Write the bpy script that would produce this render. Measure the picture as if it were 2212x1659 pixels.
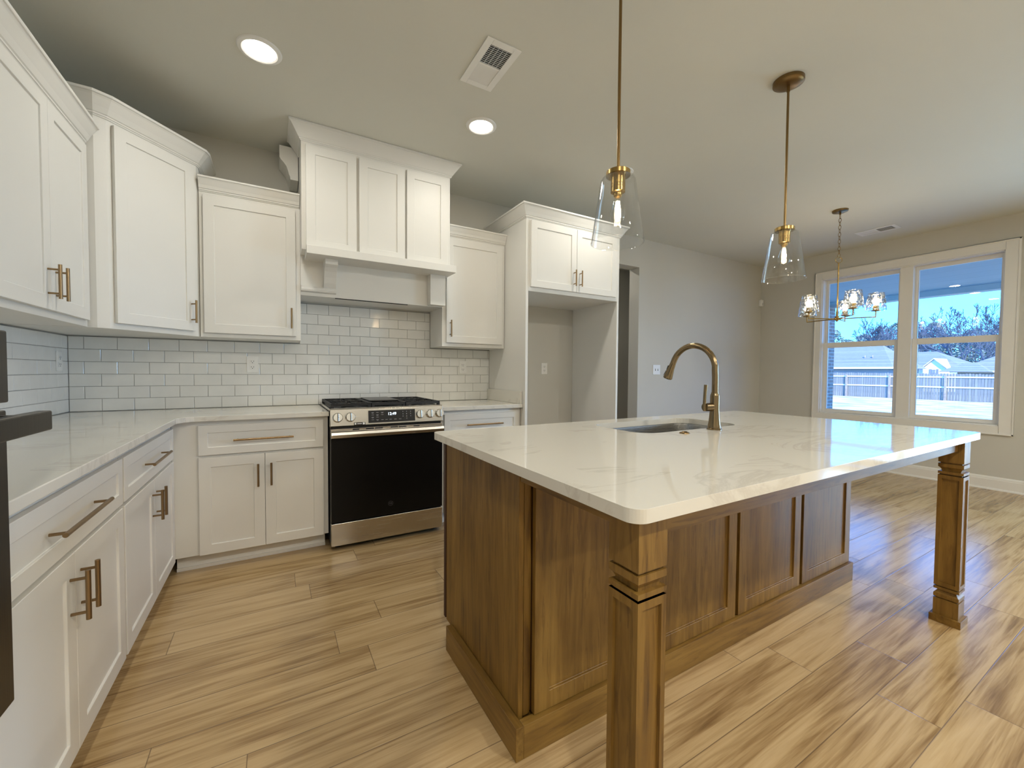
import bpy, bmesh, math, random
from mathutils import Vector, Matrix

# ------------------------------------------------------------------ camera, world, sun, exposure
sc = bpy.context.scene
for o in list(bpy.data.objects): bpy.data.objects.remove(o)
col = sc.collection
PI = math.pi

CEIL = 2.79
XR = 7.514          # right wall, room face
YF = -7.6           # front wall behind the camera

cam_d = bpy.data.cameras.new('camera'); cam = bpy.data.objects.new('camera', cam_d); col.objects.link(cam)
yaw, pitch, roll = 0.5240, -0.0299, 0.0071
cyw, syw, cp, sp = math.cos(yaw), math.sin(yaw), math.cos(pitch), math.sin(pitch)
fw = Vector((syw*cp, cyw*cp, sp)); rt = Vector((cyw, -syw, 0)); up = rt.cross(fw)
r2 = math.cos(roll)*rt + math.sin(roll)*up; u2 = -math.sin(roll)*rt + math.cos(roll)*up
M = Matrix((r2, u2, -fw)).transposed().to_4x4(); M.translation = Vector((1.0999, -3.5564, 1.1827))
cam.matrix_world = M
cam_d.sensor_width = 36; cam_d.lens = 889.82/2212*36; cam_d.clip_start = 0.02; cam_d.clip_end = 400
sc.camera = cam

sc.view_settings.view_transform = 'Standard'; sc.view_settings.look = 'None'
sc.view_settings.gamma = 1; sc.view_settings.use_curve_mapping = False
sc.view_settings.exposure = 0.0
sc.cycles.max_bounces = 12; sc.cycles.diffuse_bounces = 6; sc.cycles.glossy_bounces = 5
sc.cycles.transparent_max_bounces = 24; sc.cycles.sample_clamp_indirect = 6
sc.cycles.caustics_reflective = False; sc.cycles.caustics_refractive = False

w = bpy.data.worlds.new('sky'); sc.world = w; w.use_nodes = True
nt = w.node_tree; nt.nodes.clear()
wo = nt.nodes.new('ShaderNodeOutputWorld'); bg = nt.nodes.new('ShaderNodeBackground')
tc = nt.nodes.new('ShaderNodeTexCoord'); sx = nt.nodes.new('ShaderNodeSeparateXYZ'); rp = nt.nodes.new('ShaderNodeValToRGB')
nt.links.new(tc.outputs['Generated'], sx.inputs[0]); nt.links.new(sx.outputs['Z'], rp.inputs[0])
rp.color_ramp.elements[0].position = 0.0; rp.color_ramp.elements[0].color = (0.075, 0.42, 1.0, 1)
rp.color_ramp.elements[1].position = 0.75; rp.color_ramp.elements[1].color = (0.04, 0.16, 0.55, 1)
e = rp.color_ramp.elements.new(0.16); e.color = (0.052, 0.33, 1.0, 1)
e = rp.color_ramp.elements.new(0.30); e.color = (0.045, 0.26, 0.80, 1)
nt.links.new(rp.outputs[0], bg.inputs[0]); bg.inputs[1].default_value = 8.5
nt.links.new(bg.outputs[0], wo.inputs[0])

sun_d = bpy.data.lights.new('sun', 'SUN'); sun = bpy.data.objects.new('sun', sun_d); col.objects.link(sun)
sun_d.energy = 9.5; sun_d.angle = 0.01; sun_d.color = (1.0, 0.97, 0.88)
sun.rotation_euler = Vector((-0.42, -0.66, 0.62)).to_track_quat('Z', 'Y').to_euler()
sun.location = (20, -20, 20)

CAN_W = 6.2       # recessed lamp power
BULB_W = 3.0       # pendant bulb
CHAND_W = 1.2
CAN_COL = (1.0, 0.945, 0.83); BULB_COL = (1.0, 0.74, 0.42)

FILL_W = 140.0
dl = bpy.data.lights.new('patio_fill', 'AREA'); dl.shape = 'RECTANGLE'; dl.size = 2.0; dl.size_y = 1.75; dl.energy = FILL_W; dl.color = (0.58, 0.83, 1.0)  # added sky-coloured fill lamp outside the unseen patio door
dlo = bpy.data.objects.new('patio_fill', dl); col.objects.link(dlo); dlo.location = (XR+.35, -4.35, 1.10); dlo.rotation_euler = (0, PI/2, 0)
def portal(name, loc, sx_, sy_, rot):
    d = bpy.data.lights.new(name, 'AREA'); d.shape = 'RECTANGLE'; d.size = sx_; d.size_y = sy_
    d.cycles.is_portal = True
    o = bpy.data.objects.new(name, d); col.objects.link(o); o.location = loc; o.rotation_euler = rot
portal('window_portal', (XR+.14, -1.604, 1.55), 1.8, 1.62, (0, PI/2, 0))
portal('added_door_portal', (XR+.14, -4.35, 1.05), 2.05, 1.8, (0, PI/2, 0))

# ------------------------------------------------------------------ helpers
class MB:
    """collects shapes in world coordinates"""
    def __init__(s, Mx=None): s.v = []; s.f = []; s.sm = []; s.M = Mx
    def add(s, vs, fs, smooth=False):
        b = len(s.v)
        for p in vs:
            p = Vector(p)
            if s.M is not None: p = s.M @ p
            s.v.append(p)
        for f in fs: s.f.append(tuple(b+i for i in f)); s.sm.append(smooth)
        return s
    def box(s, x0, x1, y0, y1, z0, z1):
        vs = [(x, y, z) for z in (z0, z1) for y in (y0, y1) for x in (x0, x1)]
        return s.add(vs, [(0,2,3,1),(4,5,7,6),(0,1,5,4),(2,6,7,3),(0,4,6,2),(1,3,7,5)])
    def prism(s, poly, z0, z1):
        n = len(poly); vs = [(x, y, z0) for x, y in poly] + [(x, y, z1) for x, y in poly]
        return s.add(vs, [tuple(range(n))[::-1], tuple(range(n, 2*n))] + [(i, (i+1) % n, n+(i+1) % n, n+i) for i in range(n)])
    def extrude(s, poly, axis, a, b):
        """poly in the two other axes (in order), extruded on axis from a to b"""
        def mk(p, t):
            q = list(p); q.insert(axis, t); return q
        n = len(poly); vs = [mk(p, a) for p in poly] + [mk(p, b) for p in poly]
        return s.add(vs, [tuple(range(n))[::-1], tuple(range(n, 2*n))] + [(i, (i+1) % n, n+(i+1) % n, n+i) for i in range(n)])
    def cyl(s, p0, p1, r, n=16, r1=None):
        p0 = Vector(p0); p1 = Vector(p1); r1 = r if r1 is None else r1
        d = (p1-p0).normalized(); a = d.orthogonal().normalized(); b = d.cross(a)
        vs = [p0 + r*(a*math.cos(2*PI*i/n)+b*math.sin(2*PI*i/n)) for i in range(n)] + \
             [p1 + r1*(a*math.cos(2*PI*i/n)+b*math.sin(2*PI*i/n)) for i in range(n)]
        s.add(vs, [(i, (i+1) % n, n+(i+1) % n, n+i) for i in range(n)], True)
        return s.add(vs, [tuple(range(n))[::-1], tuple(range(n, 2*n))])
    def lathe(s, c, prof, n=32, closed=False):
        """prof: (radius, z) pairs about the vertical through c"""
        cx, cy, cz = c; m = len(prof); vs = []
        for r, z in prof:
            for i in range(n):
                a = 2*PI*i/n; vs.append((cx+r*math.cos(a), cy+r*math.sin(a), cz+z))
        fs = []
        for k in range(m if closed else m-1):
            k2 = (k+1) % m
            for i in range(n):
                j = (i+1) % n; fs.append((k*n+i, k*n+j, k2*n+j, k2*n+i))
        return s.add(vs, fs, True)
    def tube(s, pts, rad, n=10, cap=True):
        pts = [Vector(p) for p in pts]; m = len(pts)
        if not hasattr(rad, '__len__'): rad = [rad]*m
        vs = []; a = None
        for k, p in enumerate(pts):
            d = (pts[min(k+1, m-1)] - pts[max(k-1, 0)]).normalized()
            if a is None: a = d.orthogonal().normalized()
            a = (a - d*a.dot(d)).normalized(); b = d.cross(a)
            for i in range(n):
                t = 2*PI*i/n; vs.append(p + rad[k]*(a*math.cos(t)+b*math.sin(t)))
        fs = [(k*n+i, k*n+(i+1) % n, (k+1)*n+(i+1) % n, (k+1)*n+i) for k in range(m-1) for i in range(n)]
        s.add(vs, fs, True)
        if cap: s.add(vs, [tuple(range(n))[::-1], tuple(range((m-1)*n, m*n))])
        return s
    def sweep(s, prof, path, side=1):
        """moulding: prof (out, z) swept along plan path, mitred; side=+1 puts 'out' on the right hand of travel"""
        P = [Vector((x, y)) for x, y in path]; m = len(P); n = len(prof); vs = []
        nr = []
        for i in range(m-1):
            d = (P[i+1]-P[i]).normalized(); nr.append(Vector((d.y, -d.x))*side)
        for i in range(m):
            a = nr[max(i-1, 0)]; b = nr[min(i, m-2)]
            q = (a+b); q = q/ max(q.dot(a), 1e-6)
            for o, z in prof: vs.append((P[i].x+q.x*o, P[i].y+q.y*o, z))
        fs = [(k*n+i, k*n+(i+1) % n, (k+1)*n+(i+1) % n, (k+1)*n+i) for k in range(m-1) for i in range(n)]
        fs += [tuple(range(n))[::-1], tuple(range((m-1)*n, m*n))]
        return s.add(vs, fs)
    def shaker(s, x0, x1, z0, z1, yf, t=0.02, st=0.057, rec=0.007):
        """shaker door; front face at y=yf facing -y, thickness t towards +y"""
        yb = yf+t; a, b, c, d = x0+st, x1-st, z0+st, z1-st
        g = 0.0008
        o = [(x0,z0),(x1,z0),(x1,z1),(x0,z1)]; i1 = [(a,c),(b,c),(b,d),(a,d)]
        i2 = [(a+g,c+g),(b-g,c+g),(b-g,d-g),(a+g,d-g)]
        vs = [(x,yf,z) for x,z in o]+[(x,yf,z) for x,z in i1]+[(x,yf+rec,z) for x,z in i2]+[(x,yb,z) for x,z in o]
        fs = []
        for k in range(4):
            j = (k+1) % 4
            fs += [(k,j,4+j,4+k),(4+k,4+j,8+j,8+k),(k,12+k,12+j,j)]
        fs += [(8,9,10,11),(15,14,13,12)]
        return s.add(vs, fs)
    def build(s, name, mat, parent=None, loc=None, bevel=0.0, seg=2, sub=0):
        """one mesh object; a child keeps its root's origin"""
        root = parent
        while root is not None and root.parent is not None: root = root.parent
        if root is not None: org = root.location.copy()
        elif loc is not None: org = Vector(loc)
        else:
            lo = [min(v[i] for v in s.v) for i in range(3)]; hi = [max(v[i] for v in s.v) for i in range(3)]
            org = Vector(((lo[0]+hi[0])/2, (lo[1]+hi[1])/2, lo[2]))
        me = bpy.data.meshes.new(name); me.from_pydata([tuple(v-org) for v in s.v], [], s.f)
        me.polygons.foreach_set('use_smooth', s.sm)
        bm = bmesh.new(); bm.from_mesh(me); bmesh.ops.remove_doubles(bm, verts=bm.verts, dist=1e-6)
        bmesh.ops.recalc_face_normals(bm, faces=bm.faces)
        for e_ in bm.edges:
            if len(e_.link_faces) == 2 and e_.calc_face_angle(0) > .61: e_.smooth = False
        bm.to_mesh(me); bm.free()
        ob = bpy.data.objects.new(name, me); col.objects.link(ob)
        if isinstance(mat, (list, tuple)):
            for m_ in mat: me.materials.append(m_)
        else: me.materials.append(mat)
        if parent is not None: ob.parent = parent
        else: ob.location = org
        if bevel:
            b = ob.modifiers.new('bevel', 'BEVEL'); b.width = bevel; b.segments = seg; b.limit_method = 'ANGLE'; b.angle_limit = math.radians(40)
        if sub:
            b = ob.modifiers.new('sub', 'SUBSURF'); b.levels = sub; b.render_levels = sub
        return ob

def thing(name, loc, label, cat, group=None):
    o = bpy.data.objects.new(name, None); col.objects.link(o); o.location = loc; o.empty_display_size = .1
    return tag(o, label, cat, group)
def tag(o, label=None, cat=None, group=None, kind=None):
    if label: o['label'] = label
    if cat: o['category'] = cat
    if group: o['group'] = group
    if kind: o['kind'] = kind
    return o
def copy_tree(o, parent=None):
    c = o.copy(); col.objects.link(c)
    if parent is not None: c.parent = parent
    for ch in list(o.children): copy_tree(ch, c)
    return c
def frame(ox, oy, ang):
    return Matrix.Translation((ox, oy, 0)) @ Matrix.Rotation(ang, 4, 'Z')
def text_mesh(s, size, M_, ext=0.0005):
    cu = bpy.data.curves.new('t', 'FONT'); cu.body = s; cu.size = size; cu.extrude = ext; cu.align_x = 'CENTER'; cu.align_y = 'CENTER'
    o = bpy.data.objects.new('t', cu); col.objects.link(o)
    dg = bpy.context.evaluated_depsgraph_get(); me = o.evaluated_get(dg).to_mesh()
    vs = [M_ @ v.co for v in me.vertices]; fs = [tuple(p.vertices) for p in me.polygons]
    o.evaluated_get(dg).to_mesh_clear(); bpy.data.objects.remove(o); bpy.data.curves.remove(cu)
    return vs, fs

# ------------------------------------------------------------------ materials
def new_mat(name):
    m = bpy.data.materials.new(name); m.use_nodes = True
    return m, m.node_tree, m.node_tree.nodes['Principled BSDF']
def N(nt, t, **kw):
    n = nt.nodes.new('ShaderNode'+t)
    for k, v in kw.items():
        if k.startswith('i_'):
            key = k[2:]; key = int(key) if key.isdigit() else key.replace('_', ' ')
            n.inputs[key].default_value = v
        else: setattr(n, k, v)
    return n
def L(nt, a, b): nt.links.new(a, b)
def math_(nt, op, a, b=None, c=None):
    n = nt.nodes.new('ShaderNodeMath'); n.operation = op
    for i, x in enumerate((a, b, c)):
        if x is None: continue
        if isinstance(x, (int, float)): n.inputs[i].default_value = x
        else: nt.links.new(x, n.inputs[i])
    return n.outputs[0]

def plain(name, c, rough=.5, metal=0, var=.03, scale=6, bump=0, bscale=200, spec=.5, coat=0):
    """slightly varied surface with optional fine bump"""
    m, nt, b = new_mat(name)
    tcn = N(nt, 'TexCoord'); nz = N(nt, 'TexNoise', i_Scale=scale, i_Detail=3.0)
    L(nt, tcn.outputs['Object'], nz.inputs['Vector'])
    r = N(nt, 'ValToRGB'); r.color_ramp.elements[0].position = .3; r.color_ramp.elements[1].position = .7
    r.color_ramp.elements[0].color = (*[x*(1-var) for x in c], 1); r.color_ramp.elements[1].color = (*[min(1, x*(1+var)) for x in c], 1)
    L(nt, nz.outputs['Fac'], r.inputs[0]); L(nt, r.outputs[0], b.inputs['Base Color'])
    b.inputs['Roughness'].default_value = rough; b.inputs['Metallic'].default_value = metal
    b.inputs['Specular IOR Level'].default_value = spec; b.inputs['Coat Weight'].default_value = coat
    if bump:
        n2 = N(nt, 'TexNoise', i_Scale=bscale, i_Detail=2.0); L(nt, tcn.outputs['Object'], n2.inputs['Vector'])
        bp = N(nt, 'Bump', i_Strength=bump, i_Distance=.002); L(nt, n2.outputs['Fac'], bp.inputs['Height']); L(nt, bp.outputs[0], b.inputs['Normal'])
    return m
def emit(name, c, s):
    m, nt, b = new_mat(name); b.inputs['Base Color'].default_value = (*c, 1)
    b.inputs['Emission Color'].default_value = (*c, 1); b.inputs['Emission Strength'].default_value = s
    return m
def thin_glass(name, tint=(.97, .98, .98), ior=1.45, rough=0.0, bump=0, bscale=30, white=0.0):
    m, nt, b = new_mat(name); nt.nodes.remove(b); out = nt.nodes['Material Output']
    tr = N(nt, 'BsdfTransparent'); tr.inputs[0].default_value = (*tint, 1)
    gl = N(nt, 'BsdfGlossy'); gl.inputs['Roughness'].default_value = rough
    fr = N(nt, 'Fresnel'); fr.inputs[0].default_value = ior
    mx = N(nt, 'MixShader')
    geo = N(nt, 'NewGeometry')
    # fresnel of the outer side whichever way the face is hit
    sc_ = N(nt, 'VectorMath', operation='DOT_PRODUCT'); L(nt, geo.outputs['Normal'], sc_.inputs[0]); L(nt, geo.outputs['Incoming'], sc_.inputs[1])
    c = math_(nt, 'ABSOLUTE', sc_.outputs['Value'])
    f0 = ((ior-1)/(ior+1))**2
    q = math_(nt, 'POWER', math_(nt, 'SUBTRACT', 1.0, c), 5.0)
    F = math_(nt, 'ADD', math_(nt, 'MULTIPLY', q, 1-f0), f0)
    if bump:
        tcn = N(nt, 'TexCoord'); vo = N(nt, 'TexVoronoi', i_Scale=bscale, feature='SMOOTH_F1'); L(nt, tcn.outputs['Object'], vo.inputs['Vector'])
        bp = N(nt, 'Bump', i_Strength=bump, i_Distance=.01); L(nt, vo.outputs['Distance'], bp.inputs['Height'])
        L(nt, bp.outputs[0], gl.inputs['Normal'])
        F = math_(nt, 'MINIMUM', math_(nt, 'ADD', F, math_(nt, 'MULTIPLY', math_(nt, 'GREATER_THAN', vo.outputs['Distance'], .42), .45)), 1.0)
    L(nt, F, mx.inputs[0]); L(nt, tr.outputs[0], mx.inputs[1]); L(nt, gl.outputs[0], mx.inputs[2])
    L(nt, mx.outputs[0], out.inputs[0]); nt.nodes.remove(fr)
    return m
def wood(name, ax, c0, c1, c2, rough=.48, scale=1.0):
    """stained wood, grain along axis ax"""
    m, nt, b = new_mat(name); tcn = N(nt, 'TexCoord'); oi = N(nt, 'ObjectInfo')
    sc3 = [20*scale]*3; sc3[ax] = 1.9*scale
    mp = N(nt, 'Mapping'); mp.inputs['Scale'].default_value = sc3
    ad = N(nt, 'VectorMath', operation='ADD'); L(nt, tcn.outputs['Object'], ad.inputs[0])
    cb = N(nt, 'CombineXYZ');
    for i in range(3): L(nt, math_(nt, 'MULTIPLY', oi.outputs['Random'], 7.3+i), cb.inputs[i])
    L(nt, cb.outputs[0], ad.inputs[1]); L(nt, ad.outputs[0], mp.inputs['Vector'])
    n1 = N(nt, 'TexNoise', i_Scale=1.0, i_Detail=6.0, i_Roughness=.6, i_Distortion=1.6); L(nt, mp.outputs[0], n1.inputs['Vector'])
    n3 = N(nt, 'TexNoise', i_Scale=3.5, i_Detail=2.0); L(nt, ad.outputs[0], n3.inputs['Vector'])
    sc4 = [9*scale]*3; sc4[ax] = .5*scale
    mp2 = N(nt, 'Mapping'); mp2.inputs['Scale'].default_value = sc4; L(nt, ad.outputs[0], mp2.inputs['Vector'])
    n2 = N(nt, 'TexNoise', i_Scale=1.0, i_Detail=2.0); L(nt, mp2.outputs[0], n2.inputs['Vector'])
    mx = math_(nt, 'ADD', math_(nt, 'MULTIPLY', n1.outputs['Fac'], .48), math_(nt, 'ADD', math_(nt, 'MULTIPLY', n2.outputs['Fac'], .33), math_(nt, 'MULTIPLY', n3.outputs['Fac'], .19)))
    r = N(nt, 'ValToRGB'); r.color_ramp.elements[0].position = .36; r.color_ramp.elements[1].position = .64
    r.color_ramp.elements[0].color = (*c0, 1); r.color_ramp.elements[1].color = (*c2, 1)
    e_ = r.color_ramp.elements.new(.47); e_.color = (*c1, 1)
    L(nt, mx, r.inputs[0])
    sc5 = [95*scale]*3; sc5[ax] = 6*scale
    mp3 = N(nt, 'Mapping'); mp3.inputs['Scale'].default_value = sc5; L(nt, ad.outputs[0], mp3.inputs['Vector'])
    n4 = N(nt, 'TexNoise', i_Scale=1.0, i_Detail=3.0, i_Distortion=.5); L(nt, mp3.outputs[0], n4.inputs['Vector'])
    n5 = N(nt, 'TexNoise', i_Scale=5.0, i_Detail=2.0); L(nt, mp2.outputs[0], n5.inputs['Vector'])
    fl_ = math_(nt, 'MULTIPLY', math_(nt, 'GREATER_THAN', n4.outputs['Fac'], .60), math_(nt, 'MULTIPLY', n5.outputs['Fac'], .75))
    dk = N(nt, 'Mix', data_type='RGBA', blend_type='MULTIPLY'); dk.inputs[7].default_value = (.45, .36, .30, 1)
    L(nt, fl_, dk.inputs[0]); L(nt, r.outputs[0], dk.inputs[6]); L(nt, dk.outputs[2], b.inputs['Base Color'])
    b.inputs['Roughness'].default_value = rough
    bp = N(nt, 'Bump', i_Strength=.12, i_Distance=.002); L(nt, n1.outputs['Fac'], bp.inputs['Height']); L(nt, bp.outputs[0], b.inputs['Normal'])
    return m

def floor_mat():
    m, nt, b = new_mat('oak_plank_floor'); tcn = N(nt, 'TexCoord'); sp_ = N(nt, 'SeparateXYZ'); L(nt, tcn.outputs['Object'], sp_.inputs[0])
    X, Y = sp_.outputs['X'], sp_.outputs['Y']
    Wd, Ln = .172, 1.22
    v = math_(nt, 'DIVIDE', math_(nt, 'SUBTRACT', Y, -1.741), Wd); row = math_(nt, 'FLOOR', v); fv = math_(nt, 'FRACT', v)
    wn = N(nt, 'TexWhiteNoise', noise_dimensions='1D'); L(nt, row, wn.inputs['W'])
    u = math_(nt, 'ADD', math_(nt, 'DIVIDE', X, Ln), math_(nt, 'MULTIPLY', wn.outputs['Value'], 5.0)); idx = math_(nt, 'FLOOR', u); fu = math_(nt, 'FRACT', u)
    cb = N(nt, 'CombineXYZ'); L(nt, row, cb.inputs[0]); L(nt, idx, cb.inputs[1])
    w2 = N(nt, 'TexWhiteNoise', noise_dimensions='3D'); L(nt, cb.outputs[0], w2.inputs['Vector'])
    rnd = w2.outputs['Value']
    # seams
    ev = math_(nt, 'MULTIPLY', math_(nt, 'MINIMUM', fv, math_(nt, 'SUBTRACT', 1.0, fv)), Wd)
    eu = math_(nt, 'MULTIPLY', math_(nt, 'MINIMUM', fu, math_(nt, 'SUBTRACT', 1.0, fu)), Ln)
    edge = math_(nt, 'MINIMUM', ev, eu)
    seam = math_(nt, 'MINIMUM', math_(nt, 'DIVIDE', edge, .0022), 1.0)
    # grain
    def noise(sx_, sy_, det, dist, k):
        c = N(nt, 'CombineXYZ'); L(nt, math_(nt, 'MULTIPLY', X, sx_), c.inputs[0]); L(nt, math_(nt, 'MULTIPLY', Y, sy_), c.inputs[1])
        L(nt, math_(nt, 'MULTIPLY', rnd, k), c.inputs[2])
        n = N(nt, 'TexNoise', i_Scale=1.0, i_Detail=det, i_Distortion=dist); L(nt, c.outputs[0], n.inputs['Vector']); return n.outputs['Fac']
    g1 = noise(1.15, 14, 4.0, 1.5, 37.0); g2 = noise(3.6, 95, 6.0, .7, 91.0); g3 = noise(.7, 5, 2.0, .8, 53.0)
    s = math_(nt, 'ADD', math_(nt, 'MULTIPLY', g1, .45), math_(nt, 'ADD', math_(nt, 'MULTIPLY', g2, .27), math_(nt, 'MULTIPLY', g3, .28)))
    s = math_(nt, 'ADD', s, math_(nt, 'MULTIPLY', math_(nt, 'SUBTRACT', rnd, .5), .045))
    r = N(nt, 'ValToRGB'); els = r.color_ramp.elements
    els[0].position = .34; els[0].color = (.20, .115, .046, 1); els[1].position = .66; els[1].color = (.60, .44, .245, 1)
    e_ = els.new(.44); e_.color = (.36, .235, .108, 1)
    e_ = els.new(.52); e_.color = (.50, .352, .178, 1)
    L(nt, s, r.inputs[0])
    mx = N(nt, 'Mix', data_type='RGBA'); mx.inputs[6].default_value = (.13, .08, .045, 1)
    L(nt, seam, mx.inputs[0]); L(nt, r.outputs[0], mx.inputs[7]); L(nt, mx.outputs[2], b.inputs['Base Color'])
    b.inputs['Specular IOR Level'].default_value = .8; rr = math_(nt, 'ADD', .17, math_(nt, 'MULTIPLY', g2, .12)); L(nt, rr, b.inputs['Roughness'])
    h = math_(nt, 'ADD', math_(nt, 'MULTIPLY', seam, 1.0), math_(nt, 'MULTIPLY', g2, .18))
    bp = N(nt, 'Bump', i_Strength=.25, i_Distance=.0015); L(nt, h, bp.inputs['Height']); L(nt, bp.outputs[0], b.inputs['Normal'])
    return m

def quartz_mat():
    m, nt, b = new_mat('veined_quartz'); tcn = N(nt, 'TexCoord')
    n0 = N(nt, 'TexNoise', i_Scale=1.4, i_Detail=3.0, i_Distortion=.6); L(nt, tcn.outputs['Object'], n0.inputs['Vector'])
    mp = N(nt, 'Mapping'); mp.inputs['Rotation'].default_value = (0, 0, .5); mp.inputs['Scale'].default_value = (1.0, 3.2, 1); L(nt, tcn.outputs['Object'], mp.inputs['Vector'])
    n1 = N(nt, 'TexNoise', i_Scale=1.6, i_Detail=9.0, i_Roughness=.62, i_Distortion=1.4); L(nt, mp.outputs[0], n1.inputs['Vector'])
    v = math_(nt, 'ABSOLUTE', math_(nt, 'SUBTRACT', n1.outputs['Fac'], .5))
    v = math_(nt, 'SUBTRACT', 1.0, math_(nt, 'MINIMUM', math_(nt, 'MULTIPLY', v, 26.0), 1.0))
    k = math_(nt, 'MULTIPLY', v, math_(nt, 'MULTIPLY', math_(nt, 'GREATER_THAN', n0.outputs['Fac'], .52), .38))
    cl = math_(nt, 'MULTIPLY', math_(nt, 'SUBTRACT', n0.outputs['Fac'], .5), .35)
    mx = N(nt, 'Mix', data_type='RGBA'); mx.inputs[6].default_value = (.70, .68, .62, 1); mx.inputs[7].default_value = (.47, .43, .38, 1)
    L(nt, math_(nt, 'MAXIMUM', math_(nt, 'ADD', k, cl), 0.0), mx.inputs[0]); L(nt, mx.outputs[2], b.inputs['Base Color'])
    b.inputs['Roughness'].default_value = .06; b.inputs['Specular IOR Level'].default_value = .6
    return m

def brushed(name, c, rough, ax=0, metal=1.0):
    m, nt, b = new_mat(name); tcn = N(nt, 'TexCoord'); mp = N(nt, 'Mapping'); s3 = [400.0]*3; s3[ax] = 3.0; mp.inputs['Scale'].default_value = s3
    L(nt, tcn.outputs['Object'], mp.inputs['Vector']); n1 = N(nt, 'TexNoise', i_Scale=1.0, i_Detail=2.0); L(nt, mp.outputs[0], n1.inputs['Vector'])
    b.inputs['Base Color'].default_value = (*c, 1); b.inputs['Metallic'].default_value = metal
    L(nt, math_(nt, 'ADD', rough-.06, math_(nt, 'MULTIPLY', n1.outputs['Fac'], .12)), b.inputs['Roughness'])
    bp = N(nt, 'Bump', i_Strength=.06, i_Distance=.001); L(nt, n1.outputs['Fac'], bp.inputs['Height']); L(nt, bp.outputs[0], b.inputs['Normal'])
    return m
def stripe_mat(name, c0, c1, ax, pitch, gap=.06, rough=.8):
    """boards or shingle courses: thin dark lines every pitch along axis ax, noisy tone"""
    m, nt, b = new_mat(name); tcn = N(nt, 'TexCoord'); sp_ = N(nt, 'SeparateXYZ'); L(nt, tcn.outputs['Object'], sp_.inputs[0])
    u = math_(nt, 'DIVIDE', sp_.outputs[ax], pitch); fu = math_(nt, 'FRACT', u); ix = math_(nt, 'FLOOR', u)
    wn = N(nt, 'TexWhiteNoise', noise_dimensions='1D'); L(nt, ix, wn.inputs['W'])
    nz = N(nt, 'TexNoise', i_Scale=3.0, i_Detail=5.0); L(nt, tcn.outputs['Object'], nz.inputs['Vector'])
    t = math_(nt, 'ADD', math_(nt, 'MULTIPLY', wn.outputs['Value'], .5), math_(nt, 'MULTIPLY', nz.outputs['Fac'], .5))
    mx = N(nt, 'Mix', data_type='RGBA'); mx.inputs[6].default_value = (*c0, 1); mx.inputs[7].default_value = (*c1, 1); L(nt, t, mx.inputs[0])
    ln = math_(nt, 'GREATER_THAN', fu, gap)
    m2 = N(nt, 'Mix', data_type='RGBA'); m2.inputs[6].default_value = (*[x*.35 for x in c0], 1); L(nt, ln, m2.inputs[0]); L(nt, mx.outputs[2], m2.inputs[7])
    L(nt, m2.outputs[2], b.inputs['Base Color']); b.inputs['Roughness'].default_value = rough
    return m
def brick_mat():
    m, nt, b = new_mat('porch_brick'); tcn = N(nt, 'TexCoord'); sp_ = N(nt, 'SeparateXYZ'); L(nt, tcn.outputs['Object'], sp_.inputs[0])
    cb = N(nt, 'CombineXYZ'); L(nt, math_(nt, 'ADD', sp_.outputs[0], sp_.outputs[1]), cb.inputs[0]); L(nt, sp_.outputs[2], cb.inputs[1])
    br = N(nt, 'TexBrick', i_Scale=1.0); br.inputs['Brick Width'].default_value = .21; br.inputs['Row Height'].default_value = .07; br.inputs['Mortar Size'].default_value = .006
    br.inputs['Color1'].default_value = (.34, .20, .15, 1); br.inputs['Color2'].default_value = (.24, .15, .12, 1); br.inputs['Mortar'].default_value = (.5, .47, .42, 1)
    L(nt, cb.outputs[0], br.inputs['Vector']); L(nt, br.outputs[0], b.inputs['Base Color']); b.inputs['Roughness'].default_value = .9
    return m

m_wall = plain('wall_paint', (.585, .575, .53), .75, var=.012, scale=2, bump=.05, bscale=260)
m_ceil = plain('ceiling_paint', (.655, .655, .60), .85, var=.012, scale=1.5, bump=.08, bscale=180)
m_trim = plain('trim_paint', (.80, .79, .76), .35, var=.01)
m_white = plain('cabinet_paint', (.745, .735, .70), .44, var=.012, scale=3, spec=.4)
m_floor = floor_mat()
m_quartz = quartz_mat()
WC = [(.090, .042, .0065), (.170, .088, .0135), (.270, .155, .033)]
m_wz = wood('stained_wood_vertical', 2, *WC); m_wx = wood('stained_wood_horizontal', 0, *WC); m_wy = wood('stained_wood_side_grain', 1, *WC)
m_gap = plain('dark_wood_edge', (.05, .018, .008), .6)
m_tile = plain('glazed_tile', (.78, .78, .755), .10, var=.03, scale=9, bump=.25, bscale=9, spec=.6)
m_grout = plain('grout', (.30, .295, .28), .9)
m_steel = brushed('stainless_steel', (.60, .575, .53), .25, 0)
m_steel_d = brushed('dark_stainless', (.085, .08, .072), .34, 2)
m_black = plain('black_enamel', (.008, .008, .008), .35)
m_iron = plain('cast_iron_grate', (.012, .012, .013), .55, bump=.2, bscale=300)
m_blkglass = plain('black_oven_glass', (.002, .002, .0022), .30, var=0, spec=.25)
m_dark = plain('dark_recess', (.02, .02, .02), .9)
m_brass = brushed('aged_lit_brass', (.40, .27, .10), .26, 2)  # bulb glow on the pendant socket is put into this brighter tone
m_brass_d = brushed('dark_antique_brass', (.24, .155, .065), .30, 2)
m_bronze = brushed('champagne_bronze', (.25, .185, .105), .22, 2)
m_gold = brushed('cabinet_pull_brass', (.30, .205, .11), .30, 2)
m_knob = brushed('knob_steel', (.78, .77, .74), .22, 0)
m_plastic = plain('white_plastic', (.82, .82, .80), .35)
m_glass = thin_glass('clear_glass', (.965, .97, .97), 1.75)
m_pane = thin_glass('window_glass', (.97, .985, 1.0), 1.45)
m_hammer = thin_glass('hammered_glass', (.93, .94, .95), 1.5, .05, bump=.9, bscale=42)
m_can = emit('recessed_lens', (1.0, .94, .84), 14)
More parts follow.
